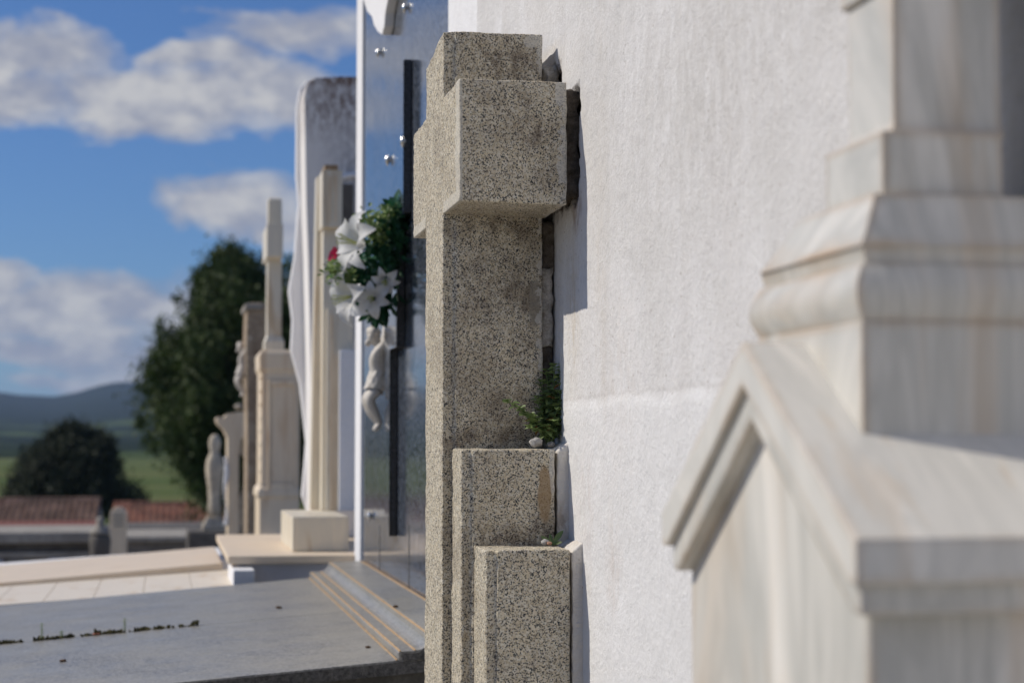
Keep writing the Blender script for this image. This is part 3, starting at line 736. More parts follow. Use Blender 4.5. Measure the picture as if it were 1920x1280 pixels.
# ---------------------------------------------------------------- crucified figure (cast, hangs on the plaque)
def skin(name, chain, edges, mat, parent, sub=2):
    me = bpy.data.meshes.new(name); me.from_pydata([c[:3] for c in chain], edges, [])
    o = link(name, me, mat, parent)
    sk = o.modifiers.new('skin', 'SKIN'); sk.use_smooth_shade = True
    for i, c in enumerate(chain):
        me.skin_vertices[0].data[i].radius = (c[3], c[4] if len(c) > 4 else c[3]); me.skin_vertices[0].data[i].use_root = (i == 0)
    ss = o.modifiers.new('sub', 'SUBSURF'); ss.levels = ss.render_levels = sub
    return o
def corpus():
    Yc = (yc+.16)
    def p(px, py, dy=0, r=.01, r2=None):
        v = atY(px, py, Yc); return (v.x, v.y+dy, v.z, r, r2 or r)
    root = thing('crucifix_figure', 'pale cast figure with raised arms and bent knees hanging just below the flower bouquet', 'figurine', tuple(atY(715, 806, Yc)))
    ch = [p(716, 712, 0, .015, .021), p(713, 694, 0, .0125, .018), p(709, 674, 0, .016, .022), p(712, 658, 0, .014, .023), p(711, 648, 0, .0075), p(701, 640, 0, .0085), p(697, 631, 0, .0125, .0105), p(698, 622, 0, .0105, .009),
          p(717, 650, -.024, .0078), p(727, 630, -.055, .0066), p(731, 608, -.088, .0048), p(733, 597, -.104, .0038),
          p(717, 650, .024, .0078), p(727, 630, .055, .0066), p(731, 608, .088, .0048), p(733, 597, .104, .0038),
          p(708, 728, -.010, .0118), p(689, 747, -.013, .0092), p(701, 772, -.007, .0075), p(713, 793, -.001, .0045), p(704, 806, 0, .0038, .005),
          p(706, 728, .010, .0118), p(687, 749, .011, .0092), p(697, 774, .009, .0075), p(710, 795, .005, .0045), p(701, 808, .003, .0036, .005)]
    ed = [(0,1),(1,2),(2,3),(3,4),(4,5),(5,6),(6,7),(3,8),(8,9),(9,10),(10,11),(3,12),(12,13),(13,14),(14,15),(0,16),(16,17),(17,18),(18,19),(19,20),(0,21),(21,22),(22,23),(23,24),(24,25)]
    ch = [(a, b, c, d*(1.7 if i > 15 else 1.5), e*(1.6 if i > 15 else 1.35)) for i, (a, b, c, d, e) in enumerate(ch)]
    body = skin('body', ch, ed, m_cast, root)
    # nose, chin and brow as one small face relief belonging to the head are folded into hair/beard children
    h = Vector(p(697, 628)[:3])
    hair = MB().blob(h+Vector((.005, 0, .006)), .0165, 3, .25, 3.5, (1, 1, 1.0), 2).blob(h+Vector((.012, 0, -.008)), .0115, 3, .3, 4, (.8, 1.1, 1.3), 4)
    hair.build('hair', m_cast, root, True)
    MB().blob(h+Vector((-.009, 0, -.019)), .0078, 2, .3, 4, (.9, .8, 1.2), 7).build('beard', m_cast, root, True)
    # loincloth: folded band round the hips with a hanging end
    hp = Vector(p(714, 708)[:3]); s = MB(); rings = []
    n = 40
    for k in range(9):
        z = .016 - .042*k/8; q = k/8; ring = []
        for i in range(n):
            a = 2*math.pi*i/n; w = .0012*math.sin(a*9+q*5) + .0008*math.sin(a*15-q*7)
            ring.append(s.bm.verts.new((hp.x - .004 - .010*q*(1 if True else 0) + (.0225+.004*q+w)*math.cos(a), hp.y+(.0275+.003*q+w)*math.sin(a), hp.z+z+.002*math.sin(a*3+q*2))))
        rings.append(ring)
    for l0, l1 in zip(rings, rings[1:]):
        for i in range(n): s.bm.faces.new((l0[i], l0[(i+1)%n], l1[(i+1)%n], l1[i]))
    for i in range(5):
        s.tube([(hp.x-.012+.0032*i, hp.y-.019, hp.z+.012), (hp.x-.008+.0042*i, hp.y-.0245, hp.z-.006), (hp.x-.001+.004*i, hp.y-.024, hp.z-.03-.002*i)], .0032, 6, .002)
    s.build('loincloth', m_cast, root, True)
    return root
fig = corpus()

# ---------------------------------------------------------------- bouquet of artificial flowers
def bouquet():
    Yb = yb_-.03; rnd = random.Random(11)
    root = thing('flower_bouquet', 'bouquet of white lilies and one pink rose among dark green leaves', 'flowers', tuple(atY(745, 600, Yb)))
    hub = atY(748, 500, Yb)
    fol, lig, stm = MB(), MB(), MB()
    P_ = lambda px, py, dy=0: atY(px, py, Yb) + Vector((0, dy, 0))
    # dark leaves
    ell = [(722, 440, 30, 40), (735, 490, 24, 50), (705, 490, 32, 40), (720, 550, 24, 38), (690, 530, 22, 28), (745, 410, 12, 25), (705, 575, 20, 16), (745, 460, 16, 45)]
    for k in range(620):
        cx, cy, rx, ry = rnd.choice(ell); a = rnd.uniform(0, 6.28); q = rnd.random()**.6
        p = P_(cx+rx*q*math.cos(a), cy+ry*q*math.sin(a), rnd.uniform(-.05, .06))
        d = (p-hub).normalized()*.6 + Vector((rnd.uniform(-.8, .4), rnd.uniform(-.8, .8), rnd.uniform(-.8, .8)))
        L = rnd.uniform(.022, .04)
        fol.leaf(p, d, Vector((rnd.uniform(-1, .2), rnd.uniform(-1, 1), rnd.uniform(0, 1))), L, L*.42, .15, rnd.uniform(-.2, .5))
    for (px, py, L) in ((738, 395, .055), (750, 405, .05), (725, 575, .045), (712, 575, .04), (700, 580, .035), (712, 470, .06), (742, 430, .05)):
        p = P_(px, py); fol.leaf(p, Vector((rnd.uniform(-.3, .1), rnd.uniform(-.5, .2), .8 if py < 500 else -.8)), Vector((-1, -.5, .1)), L, .02, .12, .2)
    # light sprigs
    for (cx, cy, n, rx, ry) in ((690, 425, 90, 26, 24), (620, 510, 60, 14, 20), (640, 530, 40, 16, 12), (715, 405, 50, 18, 14), (700, 450, 60, 22, 18), (650, 520, 30, 12, 12)):
        for k in range(int(n*1.4)):
            p = P_(cx+rnd.gauss(0, rx*.5), cy+rnd.gauss(0, ry*.5), rnd.uniform(-.08, -.02))
            L = rnd.uniform(.007, .017); lig.leaf(p, Vector((rnd.uniform(-1, 1), rnd.uniform(-1, 1), rnd.uniform(-.3, 1))), Vector((rnd.uniform(-1, 0), -1, 1)), L, L*.6)
        stm.tube([hub, (hub+P_(cx, cy))/2+Vector((0, 0, .01)), P_(cx, cy)], .0012, 5, .0007)
    fol.build('dark_leaves', m_flowerleaf, root, recalc=False); lig.build('light_foliage', m_lightleaf, root, recalc=False)
    def lily(cx, cy, dirv, size, dy, seed):
        r2 = random.Random(seed); c = P_(cx, cy, dy); d = Vector(dirv).normalized(); a = d.orthogonal().normalized(); b = d.cross(a)
        s = MB()
        for k in range(6):
            t = k*math.pi/3 + r2.uniform(-.12, .12); rad = a*math.cos(t)+b*math.sin(t); side = d.cross(rad)
            L = size*r2.uniform(.92, 1.08)*(1 if k % 2 else .94); w = size*.62*(1 if k % 2 else .8)
            rows = []
            for j in range(9):
                q = j/8; out = L*(.10+.90*q**1.25); fwd = L*(.55*math.sin(q*2.0) - .28*q**3) ; ww = w*math.sin(math.pi*min(q*.93+.06, 1))**.7
                row = []
                for i in range(5):
                    e = (i-2)/2; cup = .18*ww*e*e + .03*ww*math.sin(q*14+i)
                    row.append(s.bm.verts.new(c + rad*(out) + d*(fwd + cup - L*.25) + side*(e*ww*.5)))
                rows.append(row)
            for r0, r1 in zip(rows, rows[1:]):
                for i in range(4): s.bm.faces.new((r0[i], r0[i+1], r1[i+1], r1[i]))
        o = s.build('lily', m_petal, root, True, recalc=False)
        s = MB()
        for k in range(7):
            t = k*.9; e = c + d*(size*.55) + (a*math.cos(t)+b*math.sin(t))*size*.14*(k > 0)
            s.tube([c - d*(size*.2), (c+e)/2, e], .0009, 5); s.blob(e, .0022, 1, 0)
        s.build('stamen', m_stamen, o, recalc=False)
        stm.tube([hub, (hub+c)/2 + Vector((0, 0, .01)), c - d*size*.2], .002, 6, .0015)
    lily(662, 462, (-.9, -.42, .16), .080, -.07, 1)
    lily(652, 560, (-.9, -.40, -.22), .074, -.06, 2)
    lily(692, 565, (-.3, -.9, -.1), .045, -.08, 3)
    lily(714, 530, (-.2, -.8, -.5), .034, -.09, 5)
    stm.build('stems', m_flowerleaf, root)
    # rose
    s = MB(); c = P_(629, 480, -.01); d = Vector((-.9, -.4, .2)).normalized(); a = d.orthogonal().normalized(); b = d.cross(a)
    for k in range(16):
        t = k*2.4; rr_ = .003+.0009*k; L = .013+.0004*k; rows = []
        for j in range(5):
            q = j/4; row = []
            for i in range(5):
                e = (i-2)/2; ang = t + e*.75
                rad = a*math.cos(ang)+b*math.sin(ang); row.append(s.bm.verts.new(c + rad*(rr_*(.5+.5*q) + .003*q*q) + d*(L*(q-.5) - .002*e*e*q)))
            rows.append(row)
        for r0, r1 in zip(rows, rows[1:]):
            for i in range(4): s.bm.faces.new((r0[i], r0[i+1], r1[i+1], r1[i]))
    s.build('pink_rose', m_pink, root, True, recalc=False)
bouquet()

# ---------------------------------------------------------------- grey granite tomb in front of the headstone
SL = .078
YT0 = 3.10; YT1 = 5.03
Xfoot = atY(748, 1237, YT0).x; Zfoot = atY(748, 1237, YT0).z
zs = lambda x: Zfoot - SL*(Xfoot-x)
def tomb():
    print('TOMB', Xfoot, Zfoot)
    root = thing('granite_tomb', 'low grey granite tomb slab with stepped moulding at the foot of the polished headstone', 'tomb', (-.3, 4.0, -1.0))
    XL = -1.35; th = .022; xr = XW-.002
    ysm = atZ(375, 1172, zs(.07)).y
    def slab(y0, y1):
        pts = [(XL, zs(XL)), (xr, zs(xr)), (xr, zs(xr)-th), (XL, zs(XL)-th)]
        o = MB().prism(pts, 'y', y0, y1).bevel(.0018, 2).build('slab', m_slab, root); return o
    slab(YT0, ysm-.0025); slab(ysm+.0025, YT1)
    # rough sawn front edge and recessed base
    MB().prism([(XL+.002, zs(XL)-.003), (xr-.002, zs(xr)-.003), (xr-.002, zs(xr)-th-.001), (XL+.002, zs(XL)-th-.001)], 'y', YT0-.004, YT0-.0005).dice(.02).rough(.0012, 60).build('sawn_edge', m_slabedge, root)
    MB().prism([(XL+.02, -1.0), (xr-.004, -1.0), (xr-.004, zs(xr)-th-.002), (XL+.02, zs(XL)-th-.002)], 'y', YT0+.012, YT1-.004).build('base', m_slabbase, root)
    # stepped moulding along the wall
    z = Zfoot; x = Xfoot
    prof = [(x, z-.002), (x-.001, z+.012), (x+.003, z+.0145), (x+.026, z+.0150), (x+.030, z+.016)]
    for k in range(6):
        a = k/5*math.pi/2; prof.append((x+.030+.022*math.sin(a)*.9, z+.016+.022*(1-math.cos(a))))
    prof += [(x+.060, z+.040), (XW+.009, z+.042), (XW+.009, z-.002)]
    o = MB().prism(prof, 'y', YT0-.002, YT1+.02).build('moulding', m_slab, root)
    MB().prism([(x+.006, z+.0005), (x+.006, z+.0120), (x+.034, z+.0125), (x+.056, z+.035), (XW, z+.037), (XW, z+.0005)], 'y', YT0-.006, YT0-.0022).dice(.006).rough(.0015, 90).build('sawn_moulding_end', m_slabedge, root)
    # ochre grout lines
    for (xa, za_, w, y0) in ((x-.003, z+.0004, .003, YT0), (x+.0022, z+.0147, .0035, YT0), (x+.0275, z+.0161, .003, YT0), (x+.0535, z+.0395, .0035, YT0+.002), (XPn-.006, z+.0425, .006, YT0)):
        s = MB(); n = 60; wv = random.Random(int(xa*9999)); pl = []
        for i in range(n+1):
            yy = y0 + (YT1-y0)*i/n; ww = w*(.75+.5*wv.random()); pl.append((xa-ww/2, xa+ww/2, yy))
        T = [[s.bm.verts.new((a, yy, za_-.002)), s.bm.verts.new((a, yy, za_+.0006)), s.bm.verts.new((b, yy, za_+.0008)), s.bm.verts.new((b, yy, za_-.002))] for a, b, yy in pl]
        for r0, r1 in zip(T, T[1:]):
            for i in range(3): s.bm.faces.new((r0[i], r0[i+1], r1[i+1], r1[i]))
        s.build('grout_line', m_ochre, root)
    return ysm
YSM = tomb()

# moss and sprigs in the slab joint
def moss():
    r2 = random.Random(5); s = MB()
    for k in range(900):
        px = r2.uniform(-260, 372); 
        if mn.noise(Vector((px*.035, 2, 0))) < -.22: continue
        x = atZ(px, 1190, zs(-.1)).x; x = (px-310)/3500*YSM
        h = r2.uniform(.003, .010)*(1+.8*mn.noise(Vector((px*.05, 5, 0))))
        p = Vector((x, YSM+r2.uniform(-.006, .006), zs(x)+r2.uniform(-.002, .001)))
        s.leaf(p, Vector((r2.uniform(-.9, .9), r2.uniform(-.8, .8), 1)), Vector((r2.uniform(-1, 1), -1, .2)), h, h*.6)
    o = s.build('moss', mat_leaf('moss', (.035, .038, .015), (.12, .10, .035), .9, 0, 60), None, recalc=False)
    tag(o, 'line of dark moss growing in the joint of the grey tomb slab', 'moss', kind='stuff')
    for (px, top, lab) in ((93, 1166, 'thin upright weed in the slab joint, the left one'), (240, 1158, 'tallest thin weed in the slab joint, right of the red petal'), (128, 1182, 'short forked weed in the moss between the two taller ones')):
        x = (px-310)/3500*YSM; b0 = Vector((x, YSM, zs(x))); t0 = Vector((x, YSM, atY(px, top, YSM).z)); L = (t0-b0).length
        root = thing('joint_weed', lab, 'weed', tuple(b0), 'thin weeds in the slab joint')
        MB().tube([b0, (b0+t0)/2+Vector((.001, 0, 0)), t0], .0011, 5, .0006).build('stem', m_weed, root)
        s = MB()
        for k in range(16):
            q = .15+.85*k/16; a = k*2.4; s.leaf(b0+(t0-b0)*q, Vector((math.cos(a), math.sin(a), .5)), Vector((0, 0, 1)), .006, .0035)
        s.build('leaves', m_weed, root, recalc=False)
    x = (190-310)/3500*YSM
    o = MB().blob((x, YSM-.004, zs(x)+.003), .007, 2, .3, 3, (1.2, .6, .35), 4).build('petal', mat_rough('faded_red_petal', (.42, .13, .08), (.50, .22, .14), 60), None, True)
    tag(o, 'faded red petal lying in the moss of the slab joint', 'petal')
moss()
for i, (px, py, r, lab, ex) in enumerate(((523, 1140, .0055, 'brown dry seed on the far half of the grey slab', 0), (118, 1240, .005, 'dark dry seed near the bottom left on the grey slab', 0), (690, 1214, .004, 'dark crumb near the front edge of the grey slab beside the moulding', 0), (742, 1138, .0045, 'dark dead insect on the top of the stepped moulding', .042))):
    if ex: p = atZ(px, py, Zfoot+ex)
    else:
        z = zs(.1)
        for _ in range(6): p = atZ(px, py, z); z = zs(p.x)
    o = MB().blob(p+Vector((0, 0, r*.4)), r, 3, .4, 2.5, (1.2, .9, .55), i).build('dry_seed', m_debris, None, True); tag(o, lab, 'debris', 'dry debris on the grey tomb')

# ---------------------------------------------------------------- cream tomb beyond
def creamtomb():
    xr = .205; XL = -1.6; s2 = .062
    Ya = 5.12
    zr = atY(452, 1099, Ya).z; zc = lambda x, d=0: zr+d - s2*(xr-x)
    root = thing('cream_tomb', 'low cream tiled tomb with raised upper slab beyond the grey granite tomb', 'tomb', (-.5, 5.8, -1.0))
    Yb = Ya+.70
    for k in range(14):
        x0 = xr-.13*(k+1)+.0004; x1 = xr-.13*k-.0004
        MB().prism([(x0, zc(x0)), (x1, zc(x1)), (x1, zc(x1)-.03), (x0, zc(x0)-.03)], 'y', Ya, Yb-.001).bevel(.0008, 1).build('tile', m_creamtile, root)
    MB().prism([(XL, -1.0), (xr-.004, -1.0), (xr-.004, zc(xr)-.008), (XL, zc(XL)-.008)], 'y', Ya+.006, 7.2).build('base', m_white, root)
    up = .012
    MB().prism([(XL, zc(XL, up-.02)), (xr-.03, zc(xr, up+.008)), (xr-.03, zc(xr)-.007), (XL, zc(XL)-.03)], 'y', Yb, 6.75).bevel(.004, 2).build('upper_slab', m_creamslab, root)
    MB().box(xr-.022, xr+.035, Ya-.02, Ya+.42, -1.0, zr+.045).bevel(.004, 2).build('end_block', m_white, root)
creamtomb()

# cream platform carrying the pale monuments
def platform():
    Yp0 = 5.22; zt_ = atY(560, 1041, Yp0).z; x0 = atY(428, 1040, Yp0).x
    root = thing('stone_platform', 'cream stone platform with painted side carrying the pale marble monuments', 'platform', (.4, 6.2, -1.0))
    MB().box(x0, .80, Yp0, 6.46, zt_-.022, zt_).bevel(.003, 2).build('top_slab', m_creamslab, root)
    MB().box(x0+.03, .78, Yp0+.02, 6.44, -1.0, zt_-.023).build('side', mat_plaster('white_paint_shade_tinted', (.50, .51, .55), .1, False), root)  # white-painted side; its grey-blue shade is put into the base colour
    return zt_
ZPF = platform()

# box and marble stele cross
def stele():
    Yb = 5.40
    f = lambda px, Y=Yb: atY(px, 800, Y).x
    xl = f(550); xr = f(655)
    root = thing('marble_cross', 'cream marble cross with stepped faces on a square block, beside the granite headstone', 'cross', ((xl+xr)/2, Yb+.15, ZPF))
    ztop = atY(600, 968, Yb).z
    yl = atX(527, 960, xl).y
    MB().box(xl, xr, Yb, yl, ZPF+.0005, ztop).bevel(.004, 2).build('block', m_cream, root)
    def col(pl, pr, Y0, dep, ya_, yb2, name, mat=m_cream, x_from=None):
        x0 = f(pl, Y0); x1 = f(pr, Y0)
        z0 = atY(600, yb2, Y0).z if yb2 < 960 else ztop+.0005; z1 = atY(600, ya_, Y0).z
        MB().box(x0, x1, Y0, Y0+dep, z0, z1).bevel(.004, 2).build(name, mat, root)
    Y0 = 5.82
    col(604, 656, Y0+.045, .14, 428, 962, 'shaft')
    col(602, 640, Y0, .22, 318, 426, 'cross_arm')
    col(606, 632, Y0+.05, .13, 308, 318, 'cap', m_brownstone)
    col(612, 662, Y0+.025, .18, 578, 962, 'base_step')
    col(636, 666, Y0-.0, .23, 655, 962, 'base_step', m_white)
    # vertical flutes on the near faces
    for k, (pa, pb, ya_, yb2, yy) in enumerate(((615, 618, 330, 415, Y0-.004), (626, 629, 330, 415, Y0-.004), (620, 624, 590, 955, Y0+.0205), (628, 631, 665, 955, Y0+.0205))):
        MB().box(f(pa, yy), f(pb, yy), yy, yy+.0045, atY(600, yb2, yy).z, atY(600, ya_, yy).z).build('flute', m_cream2, root)
    # slanted marble side board left of the shaft
    x0 = f(583, 5.96); x1 = f(606, 5.96)
    MB().prism([(f(583, 5.96), ztop), (f(603, 5.96), ztop), (f(603, 5.96), atY(600, 330, 5.96).z), (f(592, 5.96), atY(600, 330, 5.96).z)], 'y', 5.96, 6.04).bevel(.003, 2).build('side_board', m_cream, root)
stele()

# tall white arched gravestone wall
def arch():
    Ya = 6.18
    f = lambda px, py, Y=Ya: atY(px, py, Y)
    root = thing('arched_gravestone', 'tall old white gravestone with scrolled front edge and brown stained top', 'gravestone', (.6, 6.2, ZPF))
    pr = [(584, 1000), (584, 960), (583, 800), (582, 700), (580, 600), (577, 480), (574, 400), (572, 300), (571, 230), (570, 180), (575, 155), (590, 146), (640, 143), (720, 145)]
    pts = [(f(px, py).x, f(px, py).z) for px, py in pr]; pts[0] = (pts[0][0], ZPF+.0005)
    pts.append((pts[-1][0], ZPF+.0005))
    MB().prism(pts, 'y', Ya, Ya+.22).bevel(.008, 2).build('slab', m_oldwhite, root)
    Yc = Ya+.22
    pr2 = [(590, 990), (566, 930), (574, 830), (562, 720), (545, 655), (548, 600), (541, 545), (552, 480), (557, 410), (560, 380), (555, 330), (556, 200), (562, 165), (575, 150), (700, 150)]
    q = [(f(px, py, Yc).x, f(px, py, Yc).z) for px, py in pr2]; q[0] = (q[0][0], ZPF+.0005); q.append((q[-1][0], ZPF+.0005))
    MB().prism(q, 'y', Yc+.0005, Yc+.05).bevel(.010, 3).build('scrolled_edge', m_white, root)
    # arched moulding on the near face and dark slot
    pts = []
    for k in range(13):
        a = math.pi*k/12; c = f(672, 350, Ya-.01); pts.append((c.x-.085*math.cos(a), Ya-.008, c.z+.045*math.sin(a)-.005))
    MB().tube(pts, .010, 8).build('arched_moulding', m_white, root, True)
    s = MB().box(f(641, 400).x, f(662, 400).x, Ya-.012, Ya-.0005, f(600, 640).z, f(600, 345).z).build('dark_slot', m_concd, root)
arch()

# cream pedestal with a cross on top
def pedestal():
    Y0 = 7.3
    f = lambda px, Y=Y0: atY(px, 800, Y).x
    z = lambda py, Y=Y0: atY(500, py, Y).z
    ZB = z(1014)
    root = thing('cream_pedestal', 'tall cream marble pedestal with panelled faces carrying a slender cross', 'monument', (f(525), Y0+.15, ZB))
    MB().box(f(478), f(575), Y0-.06, Y0+.45, ground_z(0, Y0), ZB).bevel(.004, 1).build('footing', m_cream, root)
    x0, x1 = f(489), f(562); y1 = Y0+.34
    zc = lambda a: z(a)
    rings = [(x0-.004, x1, Y0-.004, y1+.004, ZB+.0005), (x0-.004, x1, Y0-.004, y1+.004, zc(935)), (x0-.012, x1, Y0-.012, y1+.012, zc(930)), (x0-.010, x1, Y0-.010, y1+.010, zc(918)), (x0+.002, x1, Y0+.002, y1-.002, zc(910)),
             (x0+.002, x1, Y0+.002, y1-.002, zc(700)), (x0-.006, x1, Y0-.006, y1+.006, zc(690)), (x0-.008, x1, Y0-.008, y1+.008, zc(664)), (x0+.004, x1-.01, Y0+.004, y1-.004, zc(655))]
    MB().rings(rings).bevel(.003, 1).build('body', m_cream2, root)
    # raised frame and recessed panel on the near face
    for (a, b, c, d) in ((502, 507, 712, 918), (552, 557, 712, 918), (507, 552, 712, 722), (507, 552, 905, 918)):
        MB().box(f(a), f(b), Y0-.008, Y0+.0015, zc(d), zc(c)).bevel(.002, 1).build('panel_frame', m_cream2, root)
    for k in range(9):
        zz = zc(700+25*k+8); MB().blob((x0+.001, Y0+.03+.0*k, zz), .011, 2, .2, 3, (.6, 1.4, .8), k).build('carved_boss', m_cream, root, True)
    MB().box(f(500), f(545), Y0-.055, Y0-.008, ZB+.0005, ZB+.014).bevel(.004, 2).build('foot_tray', m_white, root)
    # the cross
    c0 = Y0+.12
    zt = z(370, c0); z0 = zc(655)
    w0, w1 = f(499, c0), f(527, c0)
    MB().rings([(w0-.010, w1+.010, c0-.01, c0+.10, z0), (w0-.010, w1+.010, c0-.01, c0+.10, z(640, c0)), (w0, w1, c0, c0+.09, z(628, c0)), (w0+.001, w1-.001, c0, c0+.09, z(478, c0)),
                (w0+.001, w1-.001, c0, c0+.09, z(420, c0)), (w0+.002, w1-.003, c0, c0+.09, z(375, c0)), (w0+.005, w1-.006, c0+.01, c0+.08, zt)]).bevel(.003, 1).build('cross_shaft', m_cream, root)
    MB().box(f(498, c0-.12), f(527, c0-.12)+.003, c0-.12, c0+.21, z(482, c0-.1), z(420, c0-.1)).bevel(.004, 2).build('crossbar', m_cream, root)
pedestal()

# brown gravestone with a small figure, console and statue farther along
def far_monuments():
    f = lambda px, py, Y: atY(px, py, Y)
    Y = 8.6
    root = thing('brown_gravestone', 'weathered brown gravestone seen edge on behind the cream pedestal', 'gravestone', (f(475, 900, Y).x, Y, ZPF-.05))
    pr = [(463, 1010), (463, 780), (461, 640), (463, 580), (467, 567), (498, 567), (506, 580), (506, 1010)]
    MB().prism([(f(a, b, Y).x, f(a, b, Y).z) for a, b in pr], 'y', Y, Y+.35).bevel(.01, 2).build('stone', m_brownstone, root)
    MB().box(f(463, 0, Y-.002).x, f(498, 0, Y).x, Y-.02, Y+.37, f(0, 575, Y).z, f(0, 563, Y).z).bevel(.004, 1).build('coping', m_conc, root)
    # copy of the cast figure hung on it
    g = fig.copy(); C.objects.link(g)
    for ch in fig.children:
        c = ch.copy(); C.objects.link(c); c.parent = g
    b_ = f(458, 742, Y+.1); g.location = b_
    tag(g, 'small white cast figure hanging on the brown gravestone edge, far left of the flowers', 'figurine')
    for ch in g.children:
        if ch.type == 'MESH':
            ch.data = ch.data.copy() if False else ch.data
    # console / capital shaped monument
    Y = 9.4
    root = thing('console_monument', 'weathered stone console with flared capital top and scrolled legs left of the cream pedestal', 'monument', (f(440, 1010, Y).x, Y, ZPF-.2))
    zb = f(0, 1020, Y).z-.1
    pr = [(427, 1100), (427, 800+20), (420, 806), (409, 795), (405, 786), (408, 781), (420, 783), (425, 776), (445, 772), (490, 770), (490, 815), (452, 822), (448, 850), (447, 1100)]
    MB().prism([(f(a, b, Y).x, f(a, b, Y).z) for a, b in pr], 'y', Y, Y+.28).bevel(.004, 2).build('capital', m_cream2, root)
    pr = [(447, 820), (490, 812), (490, 1100), (452, 1100), (452, 985), (443, 975), (440, 950), (452, 925), (462, 905), (464, 870), (460, 858), (448, 850)]
    MB().prism([(f(a, b, Y+.05).x, f(a, b, Y+.05).z) for a, b in pr], 'y', Y+.05, Y+.2).bevel(.004, 2).build('bracket', m_stone, root)
    MB().blob(f(447, 762, Y+.1), .020, 3, .3, 3, (1, 1, .7), 2).build('knob', m_conc, root, True)
    s = MB(); 
    for k in range(14):
        q = k/13; s.blob(f(423+2*math.sin(q*9), 860+120*q, Y-.01), .010+.004*math.sin(q*7), 2, .3, 4, (1, 1, 1.2), k)
    s.build('carved_garland', m_white, root, True)
    # statue on a ledge
    Y = 10.8
    bz = f(400, 993, Y).z; cx = f(402, 900, Y).x
    root = thing('stone_statue', 'small weathered draped stone figure standing on a square plinth at the end of the row', 'statue', (cx, Y, bz))
    hz = lambda py: f(400, py, Y).z - bz
    prof = [(.034, hz(968)), (.037, hz(955)), (.033, hz(935)), (.036, hz(915)), (.043, hz(895)), (.048, hz(878)), (.046, hz(866)), (.036, hz(856)), (.028, hz(850)), (.026, hz(845)), (.033, hz(836)), (.034, hz(828)), (.027, hz(819)), (.012, hz(814))]
    s = MB().lathe(prof, (cx, Y, bz), 28, 1, .8)
    for v in s.bm.verts:
        a = math.atan2(v.co.y-Y, v.co.x-cx); k = 1+.07*math.sin(a*7+v.co.z*9)+.03*math.sin(a*13)
        if v.co.z < bz+hz(850): v.co.x = cx+(v.co.x-cx)*k; v.co.y = Y+(v.co.y-Y)*k
    s.build('draped_figure', m_stone, root, True)
    MB().rings([(cx-.068, cx+.068, Y-.06, Y+.06, bz), (cx-.066, cx+.066, Y-.06, Y+.06, bz+hz(984)), (cx-.048, cx+.048, Y-.048, Y+.048, bz+hz(974)), (cx-.044, cx+.044, Y-.044, Y+.044, bz+hz(968))]).bevel(.004, 1).build('plinth', m_stone, root)
    w = MB().box(f(360, 0, Y).x-.0, cx+.5, Y-.12, Y+.3, -2.0, bz-.0005).bevel(.01, 1).build('stone_ledge', m_concd); tag(w, 'dark stone ledge under the small draped statue', 'wall')
far_monuments()

# ---------------------------------------------------------------- tombs in the middle distance
def row_tomb(label, px0, px1, Y, py_top, beams, mat_list, deep=1.2, panels=()):
    f = lambda px, py: atY(px, py, Y)
    x0, x1 = f(px0, 1000).x, f(px1, 1000).x
    root = thing('raised_tomb', label, 'tomb', ((x0+x1)/2, Y+deep/2, ground_z(0, Y)))
    prev = py_top
    for (pyb, proud, nm, mt) in beams:
        MB().box(x0-proud, x1+proud, Y-proud, Y+deep+proud, f(0, pyb).z if pyb < 1200 else ground_z(0, Y), f(0, prev).z-.002).bevel(.012, 2).build(nm, mt, root); prev = pyb
    for (pa, pb, ya_, yb2, mt) in panels:
        MB().box(f(pa, 0).x, f(pb, 0).x, Y-.035, Y+.01, f(0, yb2).z, f(0, ya_).z).bevel(.006, 1).build('front_panel', mt, root)
m_lav = mat_plaster('lavender_white_paint', (.62, .62, .68), .2, False)
row_tomb('long raised concrete tomb with pale coping and painted front panels, far left', -420, 182, 15, 997, [(1018, .05, 'coping', m_conc), (1034, -.02, 'dark_band', m_concd), (1047, .02, 'lower_band', m_conc), (1300, -.03, 'wall', m_concd)], None,
         panels=[(-60, 22, 1049, 1080, m_lav), (30, 62, 1049, 1080, m_conc), (104, 172, 1047, 1080, m_lav), (-160, -80, 1049, 1080, m_lav)])
row_tomb('long raised concrete tomb with dark streaked wall, right of the dark urn', 212, 470, 14, 1007, [(1018, .04, 'coping', m_conc), (1300, -.02, 'wall', mat_rough('streaked_concrete', (.12, .11, .10), (.24, .22, .20), 4))], None)
row_tomb('brown stone tomb lid behind the streaked concrete tomb', 205, 520, 19, 990, [(1001, .03, 'lid', m_concd), (1300, -.03, 'wall', m_conc)], None)
row_tomb('low tomb with a dull red lid in front of the left tiled roof', -300, 176, 24, 984, [(991, .03, 'lid', mat_rough('dull_red_paint', (.16, .04, .025), (.24, .08, .05), 4)), (1300, -.02, 'wall', m_lav)], None)
